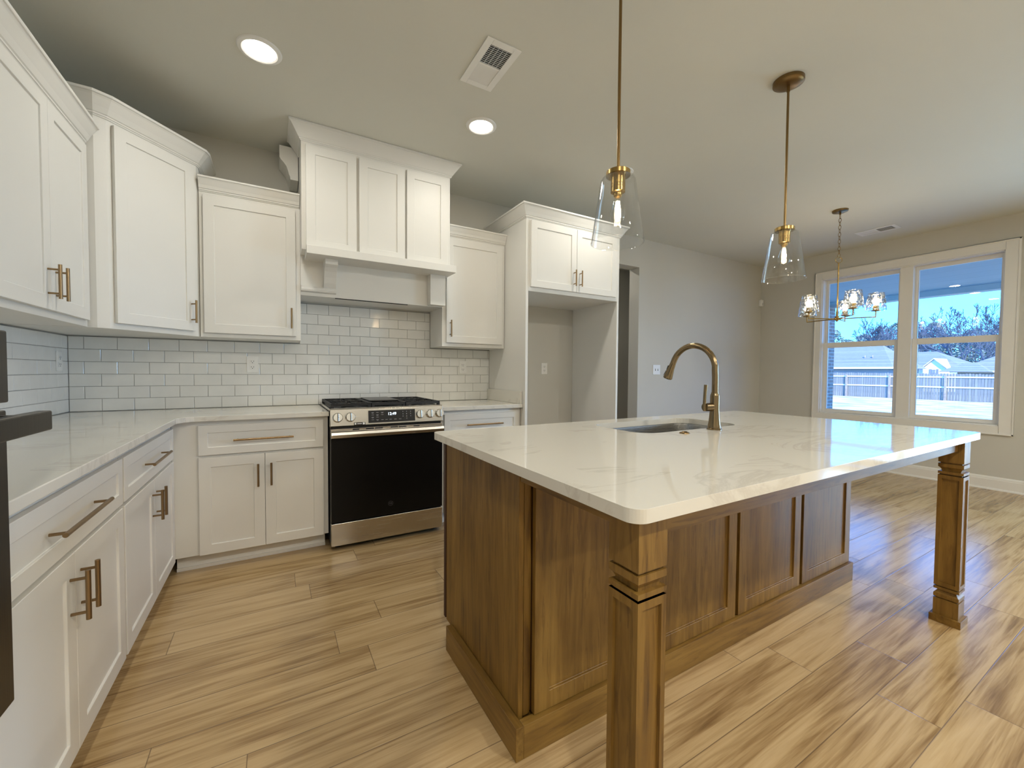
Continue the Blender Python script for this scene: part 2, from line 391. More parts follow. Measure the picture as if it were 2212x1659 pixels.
m_fil = emit('glowing_filament', (1.0, .72, .38), 60)
m_bulbe = emit('frosted_bulb_glow', (1.0, .90, .72), 9)
m_clock = emit('clock_digits', (.75, .88, 1.0), 2.2)
m_print = plain('panel_print', (.33, .33, .34), .6)

# ------------------------------------------------------------------ room shell
def struct(name, mb, mat, bevel=0, parent=None):
    o = mb.build(name, mat, parent, bevel=bevel)
    if parent is None: o['kind'] = 'structure'
    return o
mb = MB(); mb.add([(-.15, YF-.15, 0), (XR+.15, YF-.15, 0), (XR+.15, 2.2, 0), (-.15, 2.2, 0), (-.15, YF-.15, -.1), (XR+.15, YF-.15, -.1), (XR+.15, 2.2, -.1), (-.15, 2.2, -.1)],
                  [(0,1,2,3), (4,7,6,5), (0,4,5,1), (1,5,6,2), (2,6,7,3), (3,7,4,0)])
fl = mb.build('floor', m_floor, loc=(0, 0, 0)); fl['kind'] = 'structure'
struct('ceiling', MB().box(-.15, XR+.15, YF-.15, 2.2, CEIL, CEIL+.25), m_ceil)
struct('wall_left', MB().box(-.15, 0, YF-.15, 2.2, 0, CEIL), m_wall)
struct('wall_front', MB().box(0, XR, YF-.15, YF, 0, CEIL), m_wall)
DX0, DX1, DZ = 4.03, 4.91, 2.445
mb = MB(); mb.box(0, DX0, 0, .155, 0, CEIL).box(DX1, XR, 0, .155, 0, CEIL).box(DX0, DX1, 0, .155, DZ, CEIL)
struct('wall_back', mb, m_wall)
mb = MB(); mb.box(3.0, 6.2, 1.25, 1.4, 0, CEIL).box(2.9, 3.0, .155, 1.4, 0, CEIL).box(6.2, 6.3, .155, 1.4, 0, CEIL)
struct('wall_hall', mb, m_wall)
WY0, WY1, WZ0, WZ1 = -2.418, -.80, .655, 2.456       # window opening
PY0, PY1, PZ1 = -5.25, -3.45, 2.08                   # added patio door opening, outside the frame, lets fill light in
X2 = XR+.15
mb = MB()
mb.box(XR, X2, WY1, 2.2, 0, CEIL).box(XR, X2, WY0, WY1, 0, WZ0).box(XR, X2, WY0, WY1, WZ1, CEIL)
mb.box(XR, X2, PY1, WY0, 0, CEIL).box(XR, X2, PY0, PY1, PZ1, CEIL).box(XR, X2, YF, PY0, 0, CEIL)
struct('wall_right', mb, m_wall)
# baseboards
bprof = [(0, 0), (.026, 0), (.026, .008), (.020, .018), (.015, .020), (.015, .105), (.012, .112), (.012, .120), (.006, .132), (0, .137)]
struct('baseboard_right', MB().sweep(bprof, [(XR, PY1+.09), (XR, -.001)], -1), m_trim)
struct('baseboard_back', MB().sweep(bprof, [(DX1, 0), (XR, 0)], 1), m_trim)

# main window
wr = bpy.data.objects.new('window_1', None); col.objects.link(wr); wr.location = (XR, -1.604, .6); wr['kind'] = 'structure'
xc = XR-.02
mb = MB()   # casing: stepped boards around the opening
OY0, OY1, OZ0, OZ1 = -2.515, -.728, .572, 2.545
for (a, b, c, d) in ((OY0, WY0+.006, OZ0, OZ1), (WY1-.006, OY1, OZ0, OZ1)): mb.box(xc, XR, a, b, c, d)
mb.box(xc, XR, WY0, WY1, WZ1-.006, OZ1).box(xc, XR, WY0, WY1, OZ0, WZ0+.006)
for (a, b, c, d) in ((OY0, OY0+.014, OZ0, OZ1), (OY1-.014, OY1, OZ0, OZ1), (OY0, OY1, OZ1-.014, OZ1), (OY0, OY1, OZ0, OZ0+.014)): mb.box(xc-.007, xc+.002, a, b, c, d)
mb.build('window_casing', m_trim, wr, bevel=.002)
MUY0, MUY1 = -1.712, -1.594
mb = MB()   # jambs, mullion, stops
xg = XR+.065
mb.box(XR, X2, WY0, WY0+.016, WZ0, WZ1).box(XR, X2, WY1-.016, WY1, WZ0, WZ1).box(XR, X2, WY0, WY1, WZ1-.016, WZ1).box(XR, X2, WY0, WY1, WZ0, WZ0+.016)
mb.box(XR+.02, X2, MUY0, MUY1, WZ0, WZ1)
mb.build('window_jamb', m_trim, wr, bevel=.0015)
for (y0, y1) in ((WY0+.016, MUY0), (MUY1, WY1-.016)):
    for (z0, z1, dx, st, bt, tp) in ((1.535, WZ1-.016, .03, .030, .055, .045), (WZ0+.016, 1.60, 0.0, .045, .045, .068)):
        xs = xg+dx
        mb = MB(); mb.box(xs, xs+.028, y0, y0+st, z0, z1).box(xs, xs+.028, y1-st, y1, z0, z1)
        mb.box(xs, xs+.028, y0+st, y1-st, z0, z0+bt).box(xs, xs+.028, y0+st, y1-st, z1-tp, z1)
        sash = mb.build('window_sash', m_trim, wr, bevel=.002)
        MB().box(xs+.012, xs+.014, y0+st, y1-st, z0+bt, z1-tp).build('window_pane', m_pane, sash)
# patio door, added out of view to help the fill light
dr = bpy.data.objects.new('added_door_1', None); col.objects.link(dr); dr.location = (XR, (PY0+PY1)/2, 0); dr['kind'] = 'structure'
mb = MB()
mb.box(xc, XR, PY0-.09, PY0, 0, PZ1+.09).box(xc, XR, PY1, PY1+.09, 0, PZ1+.09).box(xc, XR, PY0, PY1, PZ1, PZ1+.09)
mb.build('door_casing', m_trim, dr, bevel=.002)
for (a, b) in ((PY0, (PY0+PY1)/2), ((PY0+PY1)/2, PY1)):
    mb = MB(); mb.box(XR+.05, XR+.09, a, a+.07, .01, PZ1).box(XR+.05, XR+.09, b-.07, b, .01, PZ1).box(XR+.05, XR+.09, a+.07, b-.07, .01, .12).box(XR+.05, XR+.09, a+.07, b-.07, PZ1-.08, PZ1)
    leaf = mb.build('door_leaf', m_trim, dr)
    MB().box(XR+.068, XR+.072, a+.07, b-.07, .12, PZ1-.08).build('door_pane', m_pane, leaf)

# ------------------------------------------------------------------ backsplash
def tiles(name, plane, u0, u1, z0, z1, skip, label):
    T, S, g, d = .1556, .0778, .0012, .006
    rnd = random.Random(4); mb = MB()
    def put(a, b, c, e):
        if b-a < .006 or e-c < .006: return
        for (ua, ub, za, zb) in skip:     # keep out of the regions already excluded
            if a >= ua-1e-4 and b <= ub+1e-4 and c >= za-1e-4 and e <= zb+1e-4: return
        bv = .0022
        t1, t2 = rnd.uniform(-.0004, .0004), rnd.uniform(-.0004, .0004)
        q = [(a, c, 0), (b, c, 0), (b, e, 0), (a, e, 0), (a, c, d-bv*.6), (b, c, d-bv*.6), (b, e, d-bv*.6), (a, e, d-bv*.6),
             (a+bv, c+bv, d-t1-t2), (b-bv, c+bv, d+t1-t2), (b-bv, e-bv, d+t1+t2), (a+bv, e-bv, d-t1+t2)]
        P = [((u, -h-.001, z) if plane == 'y' else (h+.001, u, z)) for u, z, h in q]
        mb.add(P, [(0,1,5,4), (1,2,6,5), (2,3,7,6), (3,0,4,7), (4,5,9,8), (5,6,10,9), (6,7,11,10), (7,4,8,11), (8,9,10,11)])
    k = 0; z = z0
    while z < z1-.004:
        zt = min(z+S, z1); off = 0 if k % 2 == 0 else T/2
        n0 = int(math.floor((u0-off)/T))-1
        for n in range(n0, n0+60):
            a, b = n*T+off, (n+1)*T+off
            a2, b2 = max(a, u0), min(b, u1)
            if b2 <= a2: continue
            # cut around hood bay above the 6th row
            if k >= 6 and plane == 'y':
                a2, b2 = max(a2, 1.272), min(b2, 2.303)
                if b2 <= a2: continue
            put(a2+g, b2-g, z+g, zt-g)
        z += S; k += 1
    o = mb.build(name, m_tile, loc=(u0, 0, z0) if plane == 'y' else (0, u0, z0))
    return tag(o, label, 'backsplash')
bs = tiles('tile_backsplash', 'y', 0.008, 2.894, .916, 1.698, [], 'glossy white subway tile backsplash on the wall behind the range')
mb = MB().box(0.0, 2.894, -.0030, -.0006, .915, 1.388).box(1.272, 2.303, -.0030, -.0006, 1.388, 1.698); mb.build('grout', m_grout, bs)
bs2 = tiles('tile_backsplash', 'x', -2.37, -.004, .916, 1.388, [], 'white subway tile backsplash on the left wall above the long counter')
MB().box(.0006, .0030, -2.37, -.0035, .915, 1.388).build('grout', m_grout, bs2)

# ------------------------------------------------------------------ cabinets
def bar_handle(M_, cx, cz, length, vertical, yf, parent, mat=m_gold, off=.036):
    mb = MB(M_); h = length/2; s = h-.021; y = yf-off
    if vertical:
        mb.cyl((cx, y, cz-h), (cx, y, cz+h), .0062, 14)
        for k in (-s, s): mb.cyl((cx, yf, cz+k), (cx, y, cz+k), .0042, 10)
    else:
        mb.cyl((cx-h, y, cz), (cx+h, y, cz), .0062, 14)
        for k in (-s, s): mb.cyl((cx+k, yf, cz), (cx+k, y, cz), .0042, 10)
    return mb.build('handle', mat, parent)
def door(M_, x0, x1, z0, z1, yf, parent, handle=None, name='door', st=.057, t=.019, hl=.138):
    d = MB(M_).shaker(x0, x1, z0, z1, yf, t, st).build(name, m_white, parent, bevel=.0012, seg=1)
    if handle:
        cx, cz, vert = handle[:3]
        bar_handle(M_, cx, cz, handle[3] if len(handle) > 3 else hl, vert, yf, d)
    return d
def crown_prof(z, h, out):
    return [(-.004, z), (.004, z), (.007, z+.006), (.011, z+.008), (.011, z+.014), (.016, z+.018), (out*.45, z+h*.42), (out*.8, z+h*.78), (out*.9, z+h*.86), (out*.97, z+h*.87), (out, z+h*.90), (out, z+h), (-.004, z+h)]

BZ0, BZ1 = .098, .884
# back run, left of range:  local frame = world
I = Matrix.Identity(4)
c = thing('base_cabinet', (1.0, -.3, 0), 'white base cabinet with one wide drawer over two doors, left of the range', 'cabinet')
mb = MB().box(.593, 1.406, -.592, -.003, BZ0, BZ1-.001); mb.build('cabinet_body', m_white, c, bevel=.001, seg=1)
MB().box(.60, 1.39, -.525, -.08, 0, BZ0).box(.60, 1.39, -.537, -.525, 0, .018).build('toe_kick', m_white, c)
door(I, .718, 1.376, .684, .858, -.612, c, (1.046, .768, False, .315), 'drawer', .045)
door(I, .718, 1.0455, .100, .669, -.612, c, (1.012, .545, True))
door(I, 1.0485, 1.376, .100, .669, -.612, c, (1.081, .545, True))
# left run, frame: local x -> world y, front faces +x
Lf = frame(0, 0, PI/2)          # local (x,y) -> world (-y, x)
def left_base(y0, y1, yd0, yd1, label, zoff=0):
    c = thing('base_cabinet', (.3, (y0+y1)/2, 0), label, 'cabinet')
    MB().box(.003, .592, y0, y1, BZ0, BZ1-.001).build('cabinet_body', m_white, c, bevel=.001, seg=1)
    MB().box(.08, .53, y0, y1, 0, BZ0).build('toe_kick', m_white, c)
    ym = (yd0+yd1)/2
    door(Lf, yd0, yd1, .684, .852, -.612, c, (ym, .768, False, .34), 'drawer', .045)
    door(Lf, yd0, ym-.0015, .100, .669, -.612, c, (ym-.036, .555, True))
    door(Lf, ym+.0015, yd1, .100, .669, -.612, c, (ym+.036, .555, True))
    return c
left_base(-1.517, -.594, -1.507, -.640, 'white base cabinet in the corner of the long left run, dark toe space below')
left_base(-2.372, -1.521, -2.385, -1.529, 'white base cabinet nearest the camera, next to the wall oven')
# right of range
c = thing('base_cabinet', (2.54, -.3, 0), 'white base cabinet between the range and the refrigerator alcove', 'cabinet')
MB().box(2.184, 2.892, -.592, -.003, BZ0, BZ1-.001).build('cabinet_body', m_white, c, bevel=.001, seg=1)
MB().box(2.184, 2.892, -.525, -.08, 0, BZ0).build('toe_kick', m_white, c)
door(I, 2.214, 2.866, .684, .852, -.612, c, (2.545, .768, False, .315), 'drawer', .045)
door(I, 2.214, 2.5385, .100, .669, -.612, c, (2.505, .545, True))
door(I, 2.5415, 2.866, .100, .669, -.612, c, (2.576, .545, True))

# counters
pts = [(0.003, -2.372), (.637, -2.372), (.637, -.712), (.641, -.694), (.652, -.676), (.668, -.656), (.686, -.643), (.705, -.637), (1.409, -.637), (1.409, -.0035), (.003, -.0035)]
o = MB().prism(pts, BZ1, .914).build('countertop', m_quartz, bevel=.003, seg=3)
tag(o, 'white quartz countertop turning the corner from the left wall to the range', 'countertop')
o = MB().box(2.180, 2.893, -.637, -.0035, BZ1, .914).build('countertop', m_quartz, bevel=.003, seg=3)
tag(o, 'short white quartz countertop between range and refrigerator alcove', 'countertop')
o = MB().box(2.874, 2.893, -.625, -.010, .9145, 1.018).build('side_splash', m_quartz, bevel=.002)
tag(o, 'low white quartz side splash standing on the short counter against the tall panel', 'side splash')

UZ0 = 1.390
# uppers: T3 (left of hood)
c = thing('wall_cabinet', (.98, -.16, UZ0), 'white single door wall cabinet left of the range hood', 'cabinet')
MB().box(.700, 1.2655, -.305, -.003, UZ0, 2.31).build('cabinet_body', m_white, c, bevel=.001, seg=1)
door(I, .722, 1.236, 1.417, 2.278, -.327, c, (1.2085, 1.536, True))
MB().sweep(crown_prof(2.302, .085, .05), [(.702, -.305), (1.262, -.305)]).build('crown_molding', m_white, c)
c = thing('wall_cabinet', (2.6, -.16, UZ0), 'white single door wall cabinet right of the range hood', 'cabinet')
MB().box(2.3065, 2.892, -.305, -.003, UZ0, 2.31).build('cabinet_body', m_white, c, bevel=.001, seg=1)
door(I, 2.339, 2.862, 1.421, 2.282, -.327, c, (2.369, 1.536, True))
MB().sweep(crown_prof(2.302, .085, .05), [(2.311, -.305), (2.893, -.305)]).build('crown_molding', m_white, c)
# left wall upper
c = thing('wall_cabinet', (.15, -1.2, UZ0), 'white two door wall cabinet on the left wall with paired brass handles', 'cabinet')
MB().box(.003, .300, -1.565, -.722, UZ0, 2.29).build('cabinet_body', m_white, c, bevel=.001, seg=1)
door(Lf, -1.155+.0015, -.755, 1.420, 2.268, -.320, c, (-1.118, 1.533, True))
door(Lf, -1.560, -1.155-.0015, 1.420, 2.268, -.320, c, (-1.190, 1.533, True))
MB().sweep(crown_prof(2.285, .095, .06), [(.30, -1.565), (.30, -.722)], 1).build('crown_molding', m_white, c)
# diagonal corner
Cl, Cr = Vector((.371, -.677)), Vector((.690, -.315))
c = thing('corner_wall_cabinet', (.25, -.25, UZ0), 'tall white diagonal wall cabinet filling the room corner', 'cabinet')
MB().prism([(.003, -.003), (.003, -.700), (.330, -.700), (Cl.x, Cl.y), (Cr.x, Cr.y), (.697, -.290), (.697, -.003)], UZ0, 2.452).build('cabinet_body', m_white, c, bevel=.001, seg=1)
ang = math.atan2(Cr.y-Cl.y, Cr.x-Cl.x); Fd = frame(Cl.x, Cl.y, ang); LD = (Cr-Cl).length
door(Fd, .022, LD-.030, 1.421, 2.430, -.021, c, (LD-.030-.030, 1.536, True))
MB().sweep(crown_prof(2.447, .10, .065), [(.003, -.700), (.330, -.700), (Cl.x, Cl.y), (Cr.x, Cr.y), (.697, -.290), (.697, -.003)], 1).build('crown_molding', m_white, c)

# range hood cabinet
HX0, HX1, HY = 1.266, 2.306, -.478
c = thing('range_hood_cabinet', (1.786, -.24, 1.7), 'white hood cabinet with three tall panels reaching the ceiling over the range', 'range hood')
MB().box(HX0, HX1, HY, -.003, 1.985, 2.775).build('hood_body', m_white, c, bevel=.001, seg=1)
for a, b in ((1.292, 1.608), (1.627, 1.947), (1.962, 2.280)):
    MB().shaker(a, b, 1.992, 2.668, HY-.020, .0195, .057).build('front_panel', m_white, c, bevel=.0012, seg=1)
MB().sweep(crown_prof(2.690, .098, .072), [(HX0, -.225), (HX0, HY), (HX1, HY), (HX1, -.003)], 1).build('crown_molding', m_white, c)
MB().box(1.292, 2.338, -.532, -.30, 1.951, 2.005).build('mantel_shelf', m_white, c, bevel=.0015)
mb = MB().box(1.266, 2.306, -.312, -.004, 1.708, 1.985)
mb.build('valance', m_white, c, bevel=.001)
# corbels
prof = [(-.312, 1.7505), (-.312, 1.951), (-.448, 1.951), (-.448, 1.915), (-.440, 1.911), (-.418, 1.900), (-.392, 1.876), (-.370, 1.840), (-.352, 1.800), (-.335, 1.775), (-.318, 1.7505)]
MB().extrude(prof, 0, 1.411, 1.492).build('corbel', m_white, c, bevel=.001)
mb = MB().box(2.180, 2.3055, -.385, -.312, 1.712, 1.951); mb.build('corbel', m_white, c, bevel=.001)
MB().extrude([(-.312, 1.732), (-.338, 1.736), (-.342, 1.748), (-.338, 1.762), (-.326, 1.772), (-.312, 1.775)], 0, 1.267, 1.494).build('ledge_molding', m_white, c, bevel=.001)
MB().box(1.49, 2.02, -.308, -.296, 1.7035, 1.7078).build('vent_liner', m_dark, c)
# leftover moulding bracket on hood's left side by the wall
prof = [(1.262, 2.752), (1.146, 2.752), (1.146, 2.668), (1.150, 2.664), (1.154, 2.655), (1.170, 2.640), (1.188, 2.615), (1.198, 2.585), (1.204, 2.560), (1.210, 2.548), (1.212, 2.528), (1.262, 2.528)]
MB().extrude([(x, z) for x, z in prof], 1, -.215, -.004).build('bracket_molding', m_white, c, bevel=.001)

# refrigerator surround
FX0, FX1, FY = 2.896, 3.932, -.664
c = thing('refrigerator_surround', (3.41, -.33, 0), 'tall white refrigerator surround with empty alcove and two upper doors', 'cabinet')
MB().box(FX0, FX0+.024, FY, -.003, 0, 2.45).build('side_panel', m_white, c, bevel=.001, seg=1)
MB().box(FX1-.024, FX1, FY, -.003, 0, 2.45).build('side_panel', m_white, c, bevel=.001, seg=1)
MB().box(FX0+.024, FX1-.024, FY, -.003, 1.850, 2.45).build('cabinet_body', m_white, c, bevel=.001, seg=1)
door(I, 2.937, 3.4085, 1.885, 2.428, -.684, c, (3.377, 2.0, True))
door(I, 3.4115, 3.880, 1.885, 2.428, -.684, c, (3.443, 2.0, True))
MB().sweep(crown_prof(2.443, .10, .065), [(FX0, -.003), (FX0, FY), (FX1, FY), (FX1, -.003)], 1).build('crown_molding', m_white, c)

# ------------------------------------------------------------------ wall oven and microwave in a tall cabinet at left edge
c = thing('oven_cabinet', (.3, -2.8, 0), 'tall white oven cabinet at the left edge behind the dark wall oven', 'cabinet')
mb = MB().box(.003, .600, -3.24, -2.398, 0, 2.452); mb.build('cabinet_body', m_white, c, bevel=.001)
OX = .672
c = thing('wall_oven', (.4, -2.8, .54), 'dark stainless wall oven with bar handle at the left edge', 'oven')
mb = MB().box(.602, OX-.002, -3.18, -2.428, .555, 1.105); ob = mb.build('oven_door', m_steel_d, c, bevel=.003)
MB().box(OX-.002, OX, -3.12, -2.487, .66, 1.02).build('glass', m_blkglass, ob)
MB().box(.602, OX, -3.18, -2.424, 1.119, 1.252).build('control_panel', m_steel_d, c, bevel=.003)
mb = MB().box(.712, .733, -3.16, -2.438, 1.066, 1.103); hd = mb.build('handle', m_steel_d, ob, bevel=.003)
MB().box(OX-.002, .714, -2.478, -2.462, 1.072, 1.098).build('handle_post', m_steel_d, hd)
c = thing('microwave', (.4, -2.8, 1.28), 'dark built in microwave above the wall oven at the left edge', 'microwave')
MB().box(.602, OX, -3.18, -2.470, 1.285, 1.66).build('microwave_door', m_steel_d, c, bevel=.003)

# ------------------------------------------------------------------ range
c = thing('range', (1.794, -.35, 0), 'stainless slide-in gas range with five knobs and black oven door', 'range')
rx0, rx1 = 1.412, 2.176
mb = MB().box(rx0+.002, rx1-.002, -.640, -.02, .035, .905); mb.build('range_body', m_black, c)
for x in (rx0+.05, rx1-.05):
    for y in (-.60, -.1): MB().cyl((x, y, 0), (x, y, .036), .018).build('foot', m_black, c)
MB().box(rx0+.002, rx1-.002, -.678, -.641, .030, .178).build('storage_drawer', m_steel, c, bevel=.003)
d = MB().box(rx0+.003, rx1-.003, -.676, -.641, .184, .738).build('oven_door', m_black, c, bevel=.002)
MB().box(rx0+.006, rx1-.006, -.6785, -.676, .186, .737).build('door_glass', m_blkglass, d)
# vent trim + handle
mb = MB().box(rx0+.003, rx1-.003, -.674, -.641, .739, .800); tr_ = mb.build('door_trim', m_steel, d, bevel=.002)
for a, b in ((.137, .178), (.222, .273), (.280, .332), (.384, .436), (.442, .494), (.546, .590)): MB().box(rx0+a, rx0+b, -.6750, -.6735, .788, .797).build('vent_slot', m_dark, d)
hp = [(-.675, .745), (-.700, .741), (-.712, .746), (-.714, .765), (-.710, .782), (-.700, .786), (-.690, .780), (-.690, .765), (-.675, .755)]
MB().extrude(hp, 0, rx0+.002, rx1-.002).build('handle', m_steel, d, bevel=.001)
# control panel, slightly raked
cp_ = [(-.665, .812), (-.680, .820), (-.668, .925), (-.655, .934), (-.60, .934), (-.60, .812)]
pn = MB().extrude(cp_, 0, rx0, rx1).build('control_panel', m_steel, c, bevel=.001)
Mp = Matrix.Translation((0, -.680, .820)) @ Matrix.Rotation(-math.atan2(.012, .105), 4, 'X')   # panel face frame, local z up the face
MB(Mp).box(1.648, 1.968, -.0022, .003, .010, .093).build('display', plain('display_black', (.006, .006, .008), .12), pn)
g = MB(Mp).box(1.642, 1.974, -.0012, .002, .004, .099).build('display_bezel', m_steel, pn)
def on_panel(x, z, y=-.003): return Mp @ Matrix.Translation((x, y, z)) @ Matrix.Rotation(PI/2, 4, 'X')
vs, fs = text_mesh('12:49', .027, on_panel(1.806, .066), .0002); MB().add(vs, fs).build('clock_digits', m_clock, pn)
mb = MB(Mp)
for i, z in enumerate((.079, .063, .047, .030)):
    for j, x in enumerate((1.676, 1.708, 1.740)):
        if i > 1 and j == 2: continue
        mb.box(x-.008, x+.008, -.0028, -.002, z-.0012, z+.0012)
        if (i+j) % 2 == 0: mb.box(x-.006, x+.006, -.0028, -.002, z-.0055, z-.0035)
for x in (1.740, 1.768, 1.796, 1.828, 1.862): mb.box(x-.008, x+.008, -.0028, -.002, .027, .0292)
for i, z in enumerate((.078, .062, .046, .030)):
    for x in (1.882, 1.908, 1.936):
        if i == 3 and x != 1.908: continue
        mb.box(x-.002, x+.002, -.0028, -.002, z-.003, z+.003)
mb.build('panel_print', m_print, pn)
mb = MB(Mp).box(1.556, 1.628, -.0015, .002, .001, .018); bd = mb.build('badge', m_black, pn)
mb = MB(Mp).cyl((1.565, -.0025, .0095), (1.565, -.001, .0095), .006).box(1.576, 1.606, -.0022, -.001, .0075, .0115).box(1.612, 1.624, -.0022, -.001, .003, .016)
mb.build('badge_print', m_plastic, bd)
for x in (1.456, 1.534, 2.004, 2.080, 2.150):
    mb = MB(Mp @ Matrix.Translation((x, 0, .056)) @ Matrix.Rotation(PI/2, 4, 'X'))
    mb.lathe((0, 0, 0), [(0, .001), (.031, .001), (.032, .004), (.030, .006), (.028, .020), (.026, .024), (.0, .024)], 28)
    kb = mb.build('knob', m_knob, pn)
    mb = MB(Mp).box(x-.0042, x+.0042, -.034, -.004, .030, .082); kg = mb.build('knob_grip', m_knob, kb, bevel=.002)
    MB(Mp).box(x-.0016, x+.0016, -.0348, -.0342, .032, .080).build('knob_mark', m_black, kb)
# logo on the glass: ring with two script capitals
lx, lz = 1.795, .262
mb = MB(Matrix.Translation((lx, -.6788, lz)) @ Matrix.Rotation(PI/2, 4, 'X'))
mb.lathe((0, 0, 0), [(.0150, 0), (.0165, 0), (.0165, .0006), (.0150, .0006)], 32, True)
vs, fs = text_mesh('GE', .017, Matrix.Translation((lx, -.6790, lz)) @ Matrix.Rotation(PI/2, 4, 'X'), .0002)
mb2 = MB(); mb2.v = mb.v; mb2.f = mb.f; mb2.sm = mb.sm; mb2.add(vs, fs)
mb2.build('logo', plain('logo_grey', (.09, .09, .10), .4), d)
# cooktop
MB().box(rx0-.004, rx1+.004, -.655, -.02, .9155, .926).build('cooktop', m_black, c, bevel=.003)
for a, b in ((rx0-.005, rx0+.012), (rx1-.012, rx1+.005)): MB().box(a, b, -.655, -.02, .921, .934).build('side_rail', m_steel, c, bevel=.002)
def grate(x0, x1):
    mb = MB(); z0, z1 = .945, .962; b = .013; y0, y1 = -.635, -.06
    mb.box(x0, x0+b, y0, y1, z0, z1).box(x1-b, x1, y0, y1, z0, z1).box(x0, x1, y0, y0+b, z0, z1).box(x0, x1, y1-b, y1, z0, z1)
    xm = (x0+x1)/2; ym = (y0+y1)/2; mb.box(x0, x1, ym-b/2, ym+b/2, z0, z1)
    for cy_ in ((y0+ym)/2, (ym+y1)/2):
        for k in range(8):
            a = k*PI/4; r0, r1 = .028, .105
            p0 = Vector((xm+r0*math.cos(a), cy_+r0*math.sin(a), .955)); p1 = Vector((xm+r1*math.cos(a), cy_+r1*math.sin(a), .955))
            mb.cyl(p0, p1, .0055, 6)
        for k in (-3, -2, -1, 1, 2, 3):
            if x1-x0 > .2: mb.box(xm+k*.032-.003, xm+k*.032+.003, cy_+.105, cy_+.135, z0+.003, z1); mb.box(xm+k*.032-.003, xm+k*.032+.003, cy_-.135, cy_-.105, z0+.003, z1)
    for x in (x0, x1-.02):
        for y in (y0, y1-.02): mb.box(x, x+.02, y, y+.02, .9265, z0+.002)
    return mb
for a, b in ((rx0+.008, rx0+.262), (rx1-.262, rx1-.008)):
    grate(a, b).build('grate', m_iron, c, bevel=.0015, seg=1)
grate(rx0+.266, rx1-.266).build('grate', m_iron, c, bevel=.0015, seg=1)
MB().box(rx0+.280, rx1-.280, -.50, -.14, .9625, .972).build('griddle', plain('griddle_iron', (.10, .095, .09), .35, metal=.6), c, bevel=.004)
for x in (rx0+.135, rx1-.135):
    for y in (-.49, -.20):
        MB().lathe((x, y, .9265), [(0, .016), (.034, .016), (.040, .012), (.040, .006), (.048, .004), (.048, 0)], 24).build('burner', m_steel if False else m_iron, c)

# ------------------------------------------------------------------ island
IX0, IX1, IY0, IY1 = 1.705, 3.975, -2.995, -1.803      # top
bx0, bx1, by0, by1 = 1.750, 3.962, -2.480, -1.865       # base carcass
c = thing('kitchen_island', (2.85, -2.3, 0), 'large stained wood kitchen island base with paneled back and two square legs', 'kitchen island')
SKR = [(2.515, -2.285)]
# carcass as a hollow box so the sink can hang inside
mb = MB().box(bx0+.02, bx1-.01, by0+.006, by0+.02, .10, .883).box(bx0+.02, bx1-.01, by1+.002, by1+.02, .10, .883).box(bx1-.02, bx1-.002, by0+.02, by1, .10, .883).box(bx0+.02, bx1-.02, by0+.02, by1, .10, .12)
mb.build('island_body', m_wz, c)
MB().box(bx0, bx0+.018, by0-.002, by1, .088, .883).build('end_panel', m_wz, c, bevel=.0015)
MB().box(bx0-.003, bx0+.016, by1+.002, by1+.022, .095, .880).build('door_edge', m_gap, c)
MB().box(bx0+.0185, bx0+.042, by0-.003, by0+.006, .100, .883).build('corner_stile', m_wz, c, bevel=.001)
MB().box(bx0+.05, bx1-.01, by0-.004, by0+.006, .100, .883).build('back_frame', m_gap, c)
for k, (a, b) in enumerate(((1.797, 2.322), (2.346, 2.856), (2.878, 3.404), (3.430, 3.956))):
    yf = by0-.024; st = .058; rec = .009
    p_ = MB().shaker(a, b, .106, .858, yf, .019, st, rec).build('back_panel', m_wz, c, bevel=.0012, seg=1)
# skirt
s1, s0 = bx0-.024, .002
mb = MB().box(bx0-.028, bx0-.001, by0-.040, -1.935, 0, .104); mb.build('base_skirt', m_wy, c, bevel=.0015)
mb = MB().box(bx0-.001, bx1+.006, by0-.040, by0-.012, 0, .104); mb.build('base_skirt', m_wx, c, bevel=.0015)
MB().box(bx0+.01, bx1-.02, by0-.011, -1.94, 0, .088).build('toe_kick', m_wx, c)
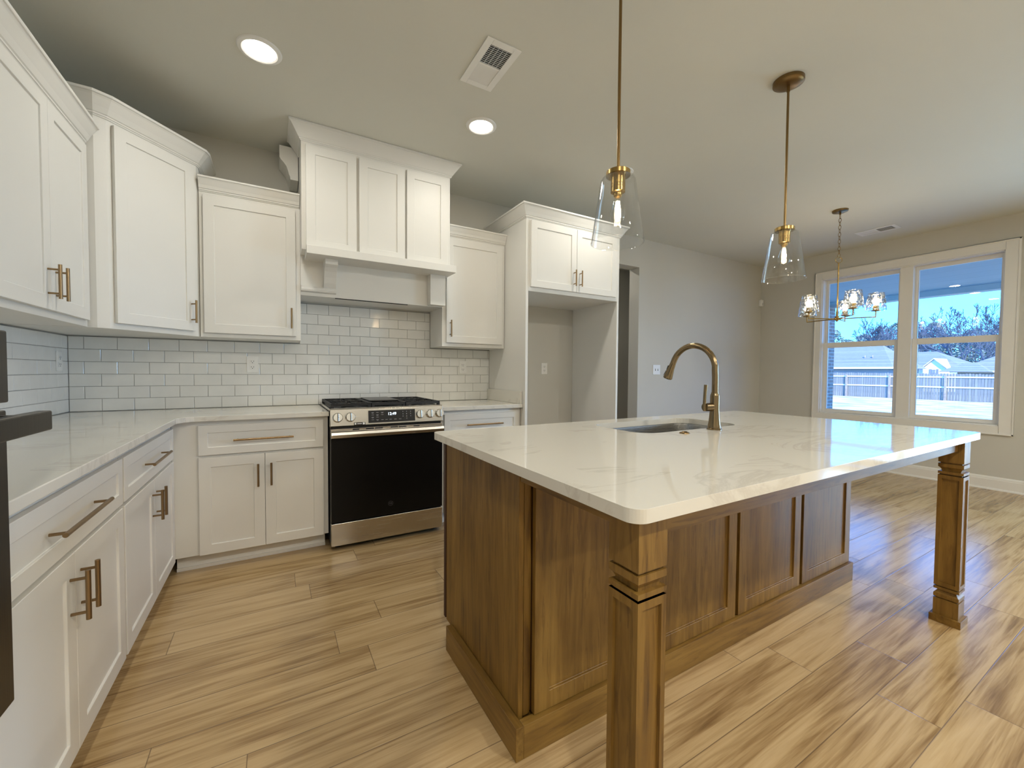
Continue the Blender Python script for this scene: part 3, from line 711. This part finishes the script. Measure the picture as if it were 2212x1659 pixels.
# aprons
MB().box(1.762, 3.905, -2.945, -2.922, .826, .883).build('apron', m_wx, c, bevel=.001)
MB().box(1.752, 1.774, -2.895, by0-.005, .846, .883).build('apron', m_wy, c, bevel=.001)
MB().box(3.912, 3.934, -2.895, by0-.03, .836, .883).build('apron', m_wy, c, bevel=.001)
MB().box(bx0+.02, bx1, by0-.028, by0-.0045, .860, .883).build('apron', m_wx, c, bevel=.001)
def leg(cx, cy, w_=.086):
    h = w_/2; mb = MB()
    def ring(prof):
        # square sections stacked: prof (half, z)
        vs = []; fs = []
        for hh, z in prof: vs += [(cx-hh, cy-hh, z), (cx+hh, cy-hh, z), (cx+hh, cy+hh, z), (cx-hh, cy+hh, z)]
        for k in range(len(prof)-1):
            for i in range(4): fs.append((4*k+i, 4*k+(i+1) % 4, 4*k+4+(i+1) % 4, 4*k+4+i))
        fs += [(3,2,1,0), tuple(range(4*len(prof)-4, 4*len(prof)))]
        mb.add(vs, fs)
    g = .007
    def detail(z, up_=1):
        # groove, band, cove, band, groove going down from z (up_=1) or mirrored
        s = [(h, 0), (h-g, 0), (h-g, .007), (h, .007), (h, .023), (h-.006, .028), (h-.010, .036), (h-.011, .043), (h-.011, .0445), (h, .0445), (h, .056), (h-g, .056), (h-g, .062), (h, .062)]
        return [(a, z-b*up_) for a, b in s]
    top = [(h, .883)] + detail(.769)
    low = [(h, .181)] + [(a, b) for a, b in reversed(detail(.112, -1))] 
    bot = [(h, .0)]
    zs = top[-1][1]
    ring([(h, .883), *detail(.769), (h, zs-.0)])
    ring([*[(a, b) for a, b in detail(.112, -1)][::-1], (h, .03)])
    zl = .112+.062
    # shaft with recessed panels on four faces
    for a in range(4):
        R_ = Matrix.Translation((cx, cy, 0)) @ Matrix.Rotation(a*PI/2, 4, 'Z')
        m3 = MB(R_); x0_, x1_ = -h, h; st = .014; rec = .006
        z0_, z1_ = zl, zs
        o_ = [(x0_, z0_), (x1_, z0_), (x1_, z1_), (x0_, z1_)]; i_ = [(x0_+st, z0_+.018), (x1_-st, z0_+.018), (x1_-st, z1_-.018), (x0_+st, z1_-.018)]
        vs = [(x, -h, z) for x, z in o_] + [(x, -h, z) for x, z in i_] + [(x+(.002 if x < 0 else -.002), -h+rec, z) for x, z in i_]
        fs = []
        for k in range(4):
            j = (k+1) % 4; fs += [(k, j, 4+j, 4+k), (4+k, 4+j, 8+j, 8+k)]
        fs.append((8, 9, 10, 11)); m3.add(vs, fs)
        b0 = len(mb.v); mb.v += m3.v; mb.f += [tuple(b0+i for i in f) for f in m3.f]; mb.sm += m3.sm
    lg = mb.build('leg', m_wz, c)
    MB().box(cx-h-.011, cx+h+.011, cy-h-.011, cy+h+.011, 0, .034).build('plinth', m_wx, lg, bevel=.001)
leg(1.743+.043, -2.967+.043); leg(3.850+.043, -2.967+.043)

def rrect(x0, x1, y0, y1, r, n=8):
    P = []
    for (cx, cy, a0) in ((x1-r, y1-r, 0), (x0+r, y1-r, PI/2), (x0+r, y0+r, PI), (x1-r, y0+r, 3*PI/2)):
        for i in range(n+1):
            a = a0+PI/2*i/n; P.append((cx+r*math.cos(a), cy+r*math.sin(a)))
    return P
def slab(name, outer, inner, z0, z1, mat, bev):
    bm = bmesh.new(); loops = []
    for lp in (outer, inner):
        vs = [bm.verts.new((x, y, z1)) for x, y in lp]
        for i in range(len(vs)): bm.edges.new((vs[i], vs[(i+1) % len(vs)]))
    bmesh.ops.triangle_fill(bm, use_beauty=True, use_dissolve=False, edges=bm.edges[:])
    r = bmesh.ops.extrude_face_region(bm, geom=bm.faces[:])
    for v in r['geom']:
        if isinstance(v, bmesh.types.BMVert): v.co.z = z0
    bmesh.ops.recalc_face_normals(bm, faces=bm.faces[:])
    me = bpy.data.meshes.new(name); bm.to_mesh(me); bm.free(); me.materials.append(mat)
    o = bpy.data.objects.new(name, me); col.objects.link(o)
    b = o.modifiers.new('bevel', 'BEVEL'); b.width = bev; b.segments = 3; b.limit_method = 'ANGLE'; b.angle_limit = math.radians(60)
    return o
SX0, SX1, SY0, SY1 = 2.50, 3.225, -2.295, -1.925
o = slab('countertop', rrect(IX0, IX1, IY0, IY1, .035), rrect(SX0, SX1, SY0, SY1, .09), .884, .914, m_quartz, .0035)
tag(o, 'large white veined quartz countertop on the wooden island', 'countertop')
# sink bowl
mb = MB()
lv = [(rrect(SX0-.012, SX1+.012, SY0-.012, SY1+.012, .10), .8832), (rrect(SX0+.004, SX1-.004, SY0+.004, SY1-.004, .088), .8832), (rrect(SX0+.006, SX1-.006, SY0+.006, SY1-.006, .086), .870),
      (rrect(SX0+.012, SX1-.012, SY0+.012, SY1-.012, .08), .70), (rrect(SX0+.03, SX1-.03, SY0+.03, SY1-.03, .07), .682), (rrect(SX0+.28, SX1-.28, SY0+.14, SY1-.14, .03), .679)]
n = len(lv[0][0]); vs = [(x, y, z) for P, z in lv for x, y in P]
fs = [(k*n+i, k*n+(i+1) % n, (k+1)*n+(i+1) % n, (k+1)*n+i) for k in range(len(lv)-1) for i in range(n)]
s_root = thing('sink', (2.86, -2.11, .68), 'undermount stainless steel sink set in the island counter', 'sink')
mb.add(vs, fs, True); mb.add(vs[-n:], [tuple(range(n))]); mb.build('bowl', brushed('sink_steel', (.42, .41, .39), .28, 0), s_root)
MB().lathe((2.86, -2.11, .6795), [(0, .0005), (.04, .0005), (.045, .003), (.05, .001)], 24).build('drain', m_steel, s_root)
# faucet
c = thing('kitchen_faucet', (2.915, -2.345, .914), 'champagne bronze pull-down faucet with tall arched spout on the island', 'faucet')
fx, fy = 2.915, -2.345
mb = MB().lathe((fx, fy, .9142), [(0, 0), (.033, 0), (.033, .004), (.029, .008), (.029, .014), (.0285, .018), (.0265, .03), (.0235, .055), (.0215, .085), (.0205, .10), (.0205, .158), (.0195, .166), (.0168, .171), (.0168, .176), (0, .176)], 40)
mb.build('faucet_body', m_bronze, c)
pts = [(fx, fy, 1.085), (fx, fy, 1.13), (fx, fy, 1.165), (fx, fy+.002, 1.195)]
R_ = .123; zc_ = 1.196
for i in range(1, 17):
    a = PI - i*(PI*.90)/16
    pts.append((fx, fy+R_+R_*math.cos(a), zc_+R_*math.sin(a)))
mb = MB().tube(pts, .0145, 20); sp_o = mb.build('spout', m_bronze, c)
pe = Vector(pts[-1]); d = (Vector(pts[-1])-Vector(pts[-2])).normalized()
mb = MB().tube([pe, pe+d*.004, pe+d*.03, pe+d*.06, pe+d*.082, pe+d*.087], [.0142, .0148, .0165, .0205, .0235, .0225], 24)
hd = mb.build('spray_head', m_bronze, sp_o)
nrm = Vector((0, 1, 0)).cross(d); out = Vector((0, d.z, -d.y)).normalized()
if out.y < 0: out = -out
q = pe+d*.045+out*.019
MB().tube([q-d*.022, q+d*.002], .006, 8).tube([q+d*.008, q+d*.034+out*.004], .007, 8).build('spray_button', m_black, hd)
hz = 1.022
mb = MB().cyl((fx-.018, fy+.004, hz), (fx-.060, fy+.010, hz), .0195, 28).cyl((fx-.010, fy+.004, hz), (fx-.022, fy+.005, hz), .0165, 28); mb.build('valve', m_bronze, c)
mb = MB().tube([(fx-.060, fy+.010, hz-.018), (fx-.062, fy+.010, hz+.02), (fx-.060, fy+.010, hz+.06), (fx-.055, fy+.010, hz+.105)], [.0078, .0078, .0076, .0086], 12); mb.build('lever', m_bronze, c, bevel=0)
mb = MB().lathe((2.681, -2.360, .9142), [(0, .009), (.009, .009), (.012, .006), (.021, .004), (.0225, 0)], 28)
o = mb.build('air_switch', m_brass_d); tag(o, 'small round brass button on the island counter beside the sink', 'button')

# ------------------------------------------------------------------ lights
def add_lamp(name, kind, loc, energy, color, parent=None, size=.1, rot=(0, 0, 0), spot=None):
    d = bpy.data.lights.new(name, kind); d.energy = energy; d.color = color
    if kind == 'AREA': d.shape = 'DISK'; d.size = size
    if kind == 'POINT': d.shadow_soft_size = size
    o = bpy.data.objects.new(name, d); col.objects.link(o)
    if parent is not None: o.parent = parent; o.location = Vector(loc)-parent.location
    else: o.location = loc
    o.rotation_euler = rot
    return o
def can(x, y, label, power=CAN_W):
    c = thing('recessed_light', (x, y, CEIL), label, 'ceiling light', 'recessed ceiling lights')
    prof = [(.073, -.0005), (.073, -.006), (.080, -.010), (.096, -.006), (.100, -.0005)]
    MB().lathe((x, y, CEIL), prof, 40).build('trim_ring', m_plastic, c)
    MB().lathe((x, y, CEIL), [(0, -.0045), (.073, -.0045)], 40).build('lens', m_can, c)
    add_lamp('lamp', 'AREA', (x, y, CEIL-.012), power, CAN_COL, c, .14)
can(1.052, -1.080, 'round recessed ceiling light nearest the left wall cabinets')
can(2.290, -1.070, 'round recessed ceiling light in front of the hood, right of the air vent')
can(3.530, -1.075, 'round recessed ceiling light directly behind the nearer glass pendant')
for x, y in ((1.05, -4.4), (2.9, -4.4), (4.9, -4.4), (2.0, -6.4), (4.6, -6.4)):
    can(x, y, 'round recessed ceiling light added as fill, out of view behind the camera', 32.0)  # unseen cans added behind the camera to fill the room
can(4.45, .65, 'round recessed ceiling light added to brighten the hallway beyond the doorway', 5.0)  # added can, lifts the dark doorway

def pendant():
    x, y = 0, 0
    c = thing('pendant_light', (0, 0, CEIL), 'x', 'pendant light', 'glass pendants over the island')
    MB().lathe((0, 0, CEIL), [(0, -.030), (.045, -.027), (.064, -.022), (.068, -.018), (.075, -.016), (.075, -.0005)], 40).build('canopy', m_brass_d, c)
    mb = MB().cyl((0, 0, CEIL-.029), (0, 0, CEIL-.06), .0085, 16).cyl((0, 0, CEIL-.05), (0, 0, 1.985), .0062, 16); mb.build('rod', m_brass_d, c)
    s = MB().lathe((0, 0, 0), [(0, 1.992), (.044, 1.992), (.048, 1.989), (.048, 1.973), (.0285, 1.973), (.0285, 1.940), (.0272, 1.939), (.0272, 1.937), (.0285, 1.936), (.0285, 1.928), (.0272, 1.927), (.0272, 1.925), (.0285, 1.924), (.0285, 1.908), (.022, 1.905), (0, 1.905)], 36).build('socket', m_brass, c)
    MB().lathe((0, 0, 0), [(0, 1.904), (.017, 1.904), (.017, 1.894), (.012, 1.888), (0, 1.888)], 24).build('socket_ring', m_brass, s)
    # glass: outer and inner skin with rounded shoulder and rolled rim
    t = .0024
    o_ = [(.030, 1.968), (.056, 1.967), (.064, 1.962), (.069, 1.952), (.105, 1.710)]
    prof = o_ + [(.1062, 1.708), (.1058, 1.7055), (.104, 1.7045), (.102, 1.7055)] + [(r-t, z-(t if i < 3 else 0)) for i, (r, z) in reversed(list(enumerate(o_)))]
    MB().lathe((0, 0, 0), prof, 64, True).build('glass_shade', m_glass, c)
    b = MB().lathe((0, 0, 0), [(.012, 1.890), (.013, 1.880), (.020, 1.862), (.028, 1.838), (.031, 1.820), (.029, 1.805), (.022, 1.793), (.010, 1.786), (0, 1.785)], 32).build('bulb', m_glass, c)
    mb = MB()
    for k in range(4):
        a = k*PI/2+.4; mb.tube([(.004*math.cos(a), .004*math.sin(a), 1.872), (.008*math.cos(a+.5), .008*math.sin(a+.5), 1.84), (.010*math.cos(a+1), .010*math.sin(a+1), 1.808)], .0038, 8)
    mb.build('filament', m_fil, b)
    add_lamp('lamp', 'POINT', (0, 0, 1.84), BULB_W, BULB_COL, c, .012)
    return c
p1 = pendant(); p2 = copy_tree(p1)
for ch in p2.children:
    if ch.type == 'LIGHT': pass
p1.location = (2.307, -2.310, CEIL); p1['label'] = 'nearer clear glass pendant on a long brass rod hanging over the left of the island'
p2.location = (3.560, -2.310, CEIL); p2['label'] = 'farther clear glass pendant with its round brass canopy in view'

def chandelier():
    X, Y = 5.932, -1.617
    c = thing('chandelier', (X, Y, CEIL), 'brass chandelier with five hammered glass shades hanging before the window', 'chandelier')
    MB().lathe((X, Y, CEIL), [(0, -.022), (.052, -.020), (.063, -.016), (.066, -.0005)], 36).build('canopy', m_brass_d, c)
    MB().cyl((X, Y, CEIL-.02), (X, Y, CEIL-.045), .008).build('stem', m_brass_d, c)
    mb = MB(); z = CEIL-.045; k = 0
    while z > 2.345:
        a = 0 if k % 2 == 0 else PI/2; pts = []
        for i in range(17):
            t = 2*PI*i/16; u = .011*math.cos(t); v = .021*math.sin(t); pts.append((X+u*math.cos(a), Y+u*math.sin(a), z-.018+v))
        mb.tube(pts, .0022, 6, False); z -= .0345; k += 1
    mb.build('chain', m_brass_d, c)
    pts = [(X+.033*math.cos(2*PI*i/24)*math.cos(-.5), Y+.033*math.cos(2*PI*i/24)*math.sin(-.5), 2.306+.028*math.sin(2*PI*i/24)) for i in range(25)]
    MB().tube(pts, .003, 8, False).build('ring', m_brass, c)
    MB().cyl((X, Y, 2.278), (X, Y, 1.745), .0062, 16).cyl((X, Y, 1.80), (X, Y, 1.745), .0095, 16).build('column', m_brass, c)
    MB().lathe((X, Y, 0), [(0, 1.755), (.017, 1.755), (.017, 1.712), (.009, 1.708), (.007, 1.700), (0, 1.700)], 24).build('hub', m_brass, c)
    for k in range(5):
        a = math.radians(9+72*k); d = Vector((math.cos(a), math.sin(a), 0)); e_ = Vector((X, Y, 0))+d*.29
        mb = MB().tube([(X+d.x*.015, Y+d.y*.015, 1.728), (e_.x, e_.y, 1.728)], .0052, 8).tube([(e_.x, e_.y, 1.723), (e_.x, e_.y, 1.782)], .0052, 8).cyl((X+d.x*.012, Y+d.y*.012, 1.728), (X+d.x*.03, Y+d.y*.03, 1.728), .009, 12)
        arm = mb.build('arm', m_brass, c)
        MB().lathe((e_.x, e_.y, 0), [(0, 1.780), (.012, 1.780), (.034, 1.786), (.036, 1.792), (.024, 1.796), (.023, 1.834), (0, 1.834)], 24).build('socket', m_brass, arm)
        t = .003; o_ = [(.079, 1.789), (.0785, 1.80), (.063, 1.948), (.062, 1.952)]
        MB().lathe((e_.x, e_.y, 0), o_+[(r-t, z) for r, z in reversed(o_)], 40, True).build('glass_shade', m_hammer, arm)
        MB().lathe((e_.x, e_.y, 0), [(0, 1.834), (.012, 1.836), (.016, 1.846), (.026, 1.862), (.029, 1.878), (.025, 1.896), (.013, 1.907), (0, 1.909)], 24).build('bulb', m_bulbe, arm)
        add_lamp('lamp', 'POINT', (e_.x, e_.y, 1.935), CHAND_W, BULB_COL, c, .02)
chandelier()

# ------------------------------------------------------------------ vents, plates, sensor
def vent(x0, x1, y0, y1, label, dark_first=True):
    c = thing('ceiling_vent', ((x0+x1)/2, (y0+y1)/2, CEIL), label, 'air vent')
    b = .036; z0 = CEIL-.006
    mb = MB().box(x0, x0+b, y0, y1, z0, CEIL-.0004).box(x1-b, x1, y0, y1, z0, CEIL-.0004).box(x0+b, x1-b, y0, y0+b, z0, CEIL-.0004).box(x0+b, x1-b, y1-b, y1, z0, CEIL-.0004)
    ym = (y0+y1)/2; mb.box(x0+b, x1-b, ym-.006, ym+.006, z0, CEIL-.0004); mb.build('vent_frame', m_plastic, c, bevel=.002)
    MB().box(x0+b, x1-b, y0+b, y1-b, CEIL-.0012, CEIL-.0003).build('vent_throat', m_dark, c)
    n = 11
    for half in (0, 1):
        ya, yb = (y0+b, ym-.006) if half == 0 else (ym+.006, y1-b)
        mb = MB(); p_ = (yb-ya)/n
        for k in range(n):
            yy = ya+(k+.5)*p_; ti = .0034 if half else .0006
            s = 1 if half == 0 else -1
            # blades tilt opposite ways in the two banks
            mb.add([(x0+b, yy-ti*s, z0+.0002), (x1-b, yy-ti*s, z0+.0002), (x1-b, yy+ti*.6*s, CEIL-.0014), (x0+b, yy+ti*.6*s, CEIL-.0014)], [(0,1,2,3)])
            mb.add([(x0+b, yy-ti*s+.001, z0+.0002), (x1-b, yy-ti*s+.001, z0+.0002), (x1-b, yy+ti*.6*s+.001, CEIL-.0014), (x0+b, yy+ti*.6*s+.001, CEIL-.0014)], [(3,2,1,0)])
        if half == 0:
            for j in range(1, 5): xx = x0+b+j*(x1-x0-2*b)/5; mb.box(xx-.001, xx+.001, ya, yb, CEIL-.0040, CEIL-.0013)
        mb.build('louvers', m_plastic, c)
vent(2.000, 2.190, -1.745, -1.400, 'white rectangular ceiling vent between the first two recessed lights')
vent(6.845, 7.045, -1.742, -1.392, 'ceiling vent beyond the chandelier near the window')

def outlet(M_, label, group=None, duplex=True):
    o_ = M_.translation
    c = thing('wall_outlet', tuple(o_), label, 'outlet')
    pl = MB(M_).box(-.036, .036, -.006, -.0005, -.058, .058).build('cover_plate', m_plastic, c, bevel=.002)
    for s in (-1, 1):
        zc = s*.0205
        rc = MB(M_).box(-.0165, .0165, -.0082, -.006, zc-.0145, zc+.0145).build('receptacle', m_plastic, pl, bevel=.0035)
        MB(M_).box(-.0085, -.006, -.0086, -.0081, zc-.002, zc+.007).box(.006, .0085, -.0086, -.0081, zc-.002, zc+.007).cyl((0, -.0086, zc-.008), (0, -.0081, zc-.008), .0028, 10).build('slots', m_dark, pl)
T_ = Matrix.Translation
outlet(T_((.965, -.0065, 1.222)), 'white outlet on the tiled wall left of the range')
outlet(T_((2.620, -.0065, 1.220)), 'white outlet on the tiled wall right of the range')
outlet(T_((3.540, -.0005, 1.218)), 'white outlet on the painted wall inside the refrigerator alcove')
outlet(T_((.0065, -.134, 1.226)) @ Matrix.Rotation(PI/2, 4, 'Z'), 'white outlet on the left tiled wall close to the corner')
c = thing('light_switch', (5.234, 0, 1.22), 'white double switch plate on the wall right of the doorway', 'light switch')
pl = MB().box(5.170, 5.298, -.007, -.0005, 1.160, 1.280).build('cover_plate', m_plastic, c, bevel=.002)
for x in (5.211, 5.257):
    MB().box(x-.005, x+.005, -.0085, -.006, 1.207, 1.233).build('slots', m_dark, pl)
    MB().box(x-.0035, x+.0035, -.016, -.0085, 1.220, 1.231).build('toggle', m_plastic, pl, bevel=.001)
c = thing('motion_sensor', (7.47, -.02, 2.24), 'small white motion sensor high on the wall by the room corner', 'sensor')
MB().box(7.445, 7.500, -.045, -.001, 2.195, 2.290).build('housing', m_plastic, c, bevel=.008, seg=3)
MB().box(7.452, 7.493, -.050, -.044, 2.205, 2.240).build('lens', plain('sensor_lens', (.6, .6, .58), .3), c, bevel=.003)

# ------------------------------------------------------------------ outside
m_grass = plain('winter_grass', (.44, .38, .24), .95, var=.45, scale=.9, bump=.8, bscale=20)
m_post = plain('fence_post_wood', (.32, .26, .22), .9, var=.2)
m_picket = stripe_mat('shaded_pickets', (.16, .16, .15), (.30, .29, .26), 1, .14, .10, .9)  # shade on the backlit boards is put into this dark tone
m_rail = plain('sunlit_rail_wood', (.74, .74, .66), .85, var=.08)  # pale tone carries the sunlight on the rails
m_shing = stripe_mat('roof_shingles', (.15, .16, .15), (.25, .255, .24), 2, .16, .12, .9)
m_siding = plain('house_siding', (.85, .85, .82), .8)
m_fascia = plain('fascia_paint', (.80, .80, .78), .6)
m_shadewall = plain('shaded_wall_and_dark_trim', (.22, .24, .25), .8)  # eave shade put into the wall colour; also dark panes and shutters
m_bark = plain('hazy_bark', (.055, .075, .105), .95, var=.3)  # bluish tone puts haze over the branches into the colour
m_leaf = plain('evergreen_leaf', (.16, .21, .17), .9, var=.3, scale=.5)
m_porch = stripe_mat('porch_ceiling_boards', (.30, .35, .36), (.33, .38, .39), 0, .42, .012, .6)
m_beam = plain('porch_beam_paint', (.50, .48, .45), .6)
m_conc = plain('porch_concrete', (.5, .5, .48), .9)
m_brick = brick_mat()

mb = MB(); nx, ny = 40, 60; rnd = random.Random(2)
for j in range(ny+1):
    for i in range(nx+1):
        x = X2+.001+(200-X2)*(i/nx)**2; y = -60+140*j/ny
        z = -.22-.36*min(1, (x-X2)/33)+rnd.uniform(-.012, .012)*(x > 10)
        mb.v.append(Vector((x, y, z)))
for j in range(ny):
    for i in range(nx):
        a = j*(nx+1)+i; mb.f.append((a, a+1, a+nx+2, a+nx+1)); mb.sm.append(True)
o = mb.build('lawn', m_grass, loc=(X2, 0, -.3)); tag(o, kind='structure')
struct('unseen_porch_slab', MB().box(X2+.002, 11.4, -9, 3.5, -.20, -.06), m_conc)  # out of view, added for the light it returns
struct('porch_ceiling', MB().box(X2+.002, 11.0, -9, 3.5, 2.64, 2.80), m_porch)
struct('porch_beam', MB().box(11.002, 11.22, -9, 3.5, 2.545, 2.80), m_beam)
struct('porch_brick_pier', MB().box(10.80, 11.20, .53, .95, -.058, 2.544), m_brick)

# fence
FXX = 40.8
fc = thing('wooden_fence', (FXX, 7, -.55), 'wooden privacy fence with shade-toned pickets across the back of the lawn', 'fence')
mb = MB(); rnd = random.Random(5); y = -6.0
while y < 20:
    zt = 1.27+.004*(y-7.5)*2+rnd.uniform(-.02, .02); zt += .0
    wd = .136
    mb.prism([(0, 0), (0, 0), (0, 0)], 0, 0) if False else None
    pz = -.66
    P = [(y, pz), (y+wd, pz), (y+wd, zt-.04), (y+wd-.03, zt), (y+.03, zt), (y, zt-.04)]
    mb.extrude([(a, b) for a, b in P], 0, FXX+.02, FXX+.038); y += .15
pk = mb.build('pickets', m_picket, fc)
for z in (-.28, .33, 1.02): MB().box(FXX-.018, FXX+.0195, -6, 20, z-.045, z+.045).build('rail', m_rail, fc) if z > -.2 else None
for y in (0.45, 3.2, 5.98, 8.93, 11.59, 14.3, 17.1): MB().box(FXX-.11, FXX-.02, y-.055, y+.055, -.70, 1.16).build('post', m_post, fc)

# houses
def hip(mb, x0, x1, y0, y1, ze, zr, inset):
    xm = (x0+x1)/2
    v = [(x0, y0, ze), (x1, y0, ze), (x1, y1, ze), (x0, y1, ze), (xm, y0+inset, zr), (xm, y1-inset, zr)]
    mb.add(v, [(0, 4, 5, 3), (1, 2, 5, 4), (0, 1, 4), (2, 3, 5), (0, 3, 2, 1)])
# left house
h = thing('house', (54, 16, -.6), 'neighbor house with a plain gray hip roof behind the left of the fence', 'house')
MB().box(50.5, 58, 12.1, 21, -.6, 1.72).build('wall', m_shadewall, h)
mb = MB(); hip(mb, 50, 58.5, 11.6, 21.5, 1.76, 4.15, 2.2); mb.build('roof', m_shing, h)
MB().box(49.93, 50.02, 11.6, 21.5, 1.70, 1.86).build('gutter', m_fascia, h)
for y in (13.75, 14.35):
    MB().cyl((51.8, y, 2.70), (51.8, y, 3.05), .05, 8).build('roof_vent', m_post, h)
# middle house with gable
h = thing('house', (66, 12, -.6), 'neighbor house with a white front gable seen over the middle of the fence', 'house')
MB().box(62.4, 72, 10.3, 22, -.6, 1.85).build('wall', m_siding, h)
mb = MB(); hip(mb, 62, 72.4, 9.75, 22.5, 1.86, 3.85, 3.4); mb.build('roof', m_shing, h)
MB().extrude([(10.85, -.6), (12.55, -.6), (12.55, 1.85), (11.70, 2.78), (10.85, 1.85)], 0, 60.9, 64.5).build('gable_wall', m_siding, h)
mb = MB()
for s in (-1, 1):
    mb.add([(60.7, 11.7, 2.90), (60.7, 11.7+s*1.02, 1.86), (64.8, 11.7+s*1.02, 1.86), (64.8, 11.7, 2.90), (60.7, 11.7, 2.82), (60.7, 11.7+s*1.02, 1.78), (64.8, 11.7+s*1.02, 1.78), (64.8, 11.7, 2.82)],
           [(0,1,2,3), (7,6,5,4), (0,4,5,1), (1,5,6,2), (2,6,7,3), (3,7,4,0)])
mb.build('gable_roof', m_fascia, h)
wn_ = MB().box(60.86, 60.9, 11.55, 11.85, 1.22, 1.74).build('window', m_fascia, h)
MB().box(60.84, 60.858, 11.58, 11.70, 1.26, 1.46).box(60.84, 60.858, 11.72, 11.83, 1.26, 1.46).box(60.84, 60.858, 11.58, 11.70, 1.50, 1.70).box(60.84, 60.858, 11.72, 11.83, 1.50, 1.70).build('pane', m_shadewall, wn_)
for a in (11.36, 11.88): MB().box(60.86, 60.9, a, a+.17, 1.20, 1.76).build('shutter', m_shadewall, h)
# right house
h = thing('house', (56, 4, -.6), 'neighbor house with low gray hip roof behind the right of the fence', 'house')
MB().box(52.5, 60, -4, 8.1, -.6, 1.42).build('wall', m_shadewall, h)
mb = MB(); hip(mb, 52, 60.5, -4.5, 8.45, 1.46, 3.75, 3.6); mb.build('roof', m_shing, h)
MB().box(51.9, 52.02, -4.5, 8.45, 1.40, 1.52).build('gutter', m_fascia, h)
mb = MB(); hip(mb, 50.8, 55, 5.9, 8.9, 1.45, 2.25, 1.2); mb.build('roof', m_shing, h)

# bare trees
def bare_tree(loc, H, seed, label, spread=1.0):
    rnd = random.Random(seed); mb = MB()
    def br(p, d, ln, r, lev):
        n = 3; pts = [p]; q = p.copy(); dd = d.copy()
        for i in range(n):
            dd = (dd+Vector((rnd.uniform(-.16, .16), rnd.uniform(-.16, .16), rnd.uniform(-.05, .12)))).normalized(); q = q+dd*ln/n; pts.append(q.copy())
        mb.tube(pts, [max(r*q_, .032) for q_ in (1, .85, .7, .55)], 5 if lev < 3 else 3, False)
        if lev >= 7 or ln < .3: return
        k = 3 if lev < 2 else 2 if rnd.random() < .55 else 3
        for i in range(k):
            a = rnd.uniform(0, 2*PI); t = rnd.uniform(.35, .75)*spread
            o1 = dd.orthogonal().normalized(); o2 = dd.cross(o1)
            nd = (dd+(o1*math.cos(a)+o2*math.sin(a))*t+Vector((0, 0, .10))).normalized()
            br(pts[-1] if i < 2 else pts[rnd.choice((1, 2))], nd, ln*rnd.uniform(.64, .84), r*.62, lev+1)
    br(Vector(loc), Vector((0, 0, 1)), H*.25, H*.024, 0)
    return tag(mb.build('bare_tree', m_bark, loc=loc), label, 'tree', 'trees beyond the houses')
def at_row(x, y): return (x, -3.556+(y+3.556)*(x-1.1)/78.9, -.6)
for (x, y, H, sd, spd, lb) in ((79, 13.9, 12.4, 3, 1.1, 'wide bare tree rising behind the white gable'),
        (92, 11.7, 13.4, 8, 1.0, 'bare tree at the right of the right window panes'),
        (105, 9.9, 14.5, 11, .9, 'far bare tree at the right edge of the window'),
        (112, 18.9, 15.4, 15, .9, 'bare tree beside the window mullion'),
        (104, 22.9, 15.0, 21, 1.05, 'bare tree in the left window behind the gray roof'),
        (129, 20.9, 16.0, 27, .8, 'thin far bare tree near the mullion in the left window'),
        (128, 15.3, 16.0, 31, .8, 'far bare tree above the middle house roof')):
    bare_tree(at_row(x, y), H, sd, lb, spd)
def evergreen(loc, H, W_, seed, label):
    rnd = random.Random(seed); mb = MB(); x0, y0, z0 = loc
    mb.cyl((x0, y0, z0), (x0, y0, z0+H*.8), .12, 6, .05)
    for k in range(2300):
        t = rnd.random()**.8; zz = z0+H*(.03+.97*t); a0 = rnd.uniform(0, 6.3)*0+seed; rr = W_*math.sqrt(max(0, 1-t*t))*(.55+.45*rnd.random())*(1+.18*math.sin(a0+zz*1.7)); a = rnd.uniform(0, 2*PI)
        p = Vector((x0+rr*math.cos(a), y0+rr*math.sin(a), zz)); s = rnd.uniform(.2, .5)
        u = Vector((rnd.uniform(-1, 1), rnd.uniform(-1, 1), rnd.uniform(-1, 1))).normalized()*s; v = u.orthogonal().normalized()*s*.6
        mb.add([p-u, p+v, p+u, p-v], [(0, 1, 2, 3)])
    return tag(mb.build('evergreen_tree', m_leaf, loc=loc), label, 'tree', 'trees beyond the houses')
ev = []
for r_, (x, o_) in enumerate(((143, 0.0), (156, 2.0), (169, 4.0))):
    for k in range(5 if r_ else 5):
        ev.append((x, 6.8+o_+5.9*k, (14.2, 16.4, 17.9)[r_]*(.88+.13*math.sin(3.1*k+r_*1.9)), (4.3, 4.9, 5.4)[r_], 60+r_*9+k))
for (x, y, H, W_, sd) in ev:
    evergreen(at_row(x, y), H, W_, sd, ('full evergreen tree beyond the bare trees, left of the window mullion' if y > 19 else 'full evergreen tree beyond the bare trees, right of the window mullion'))
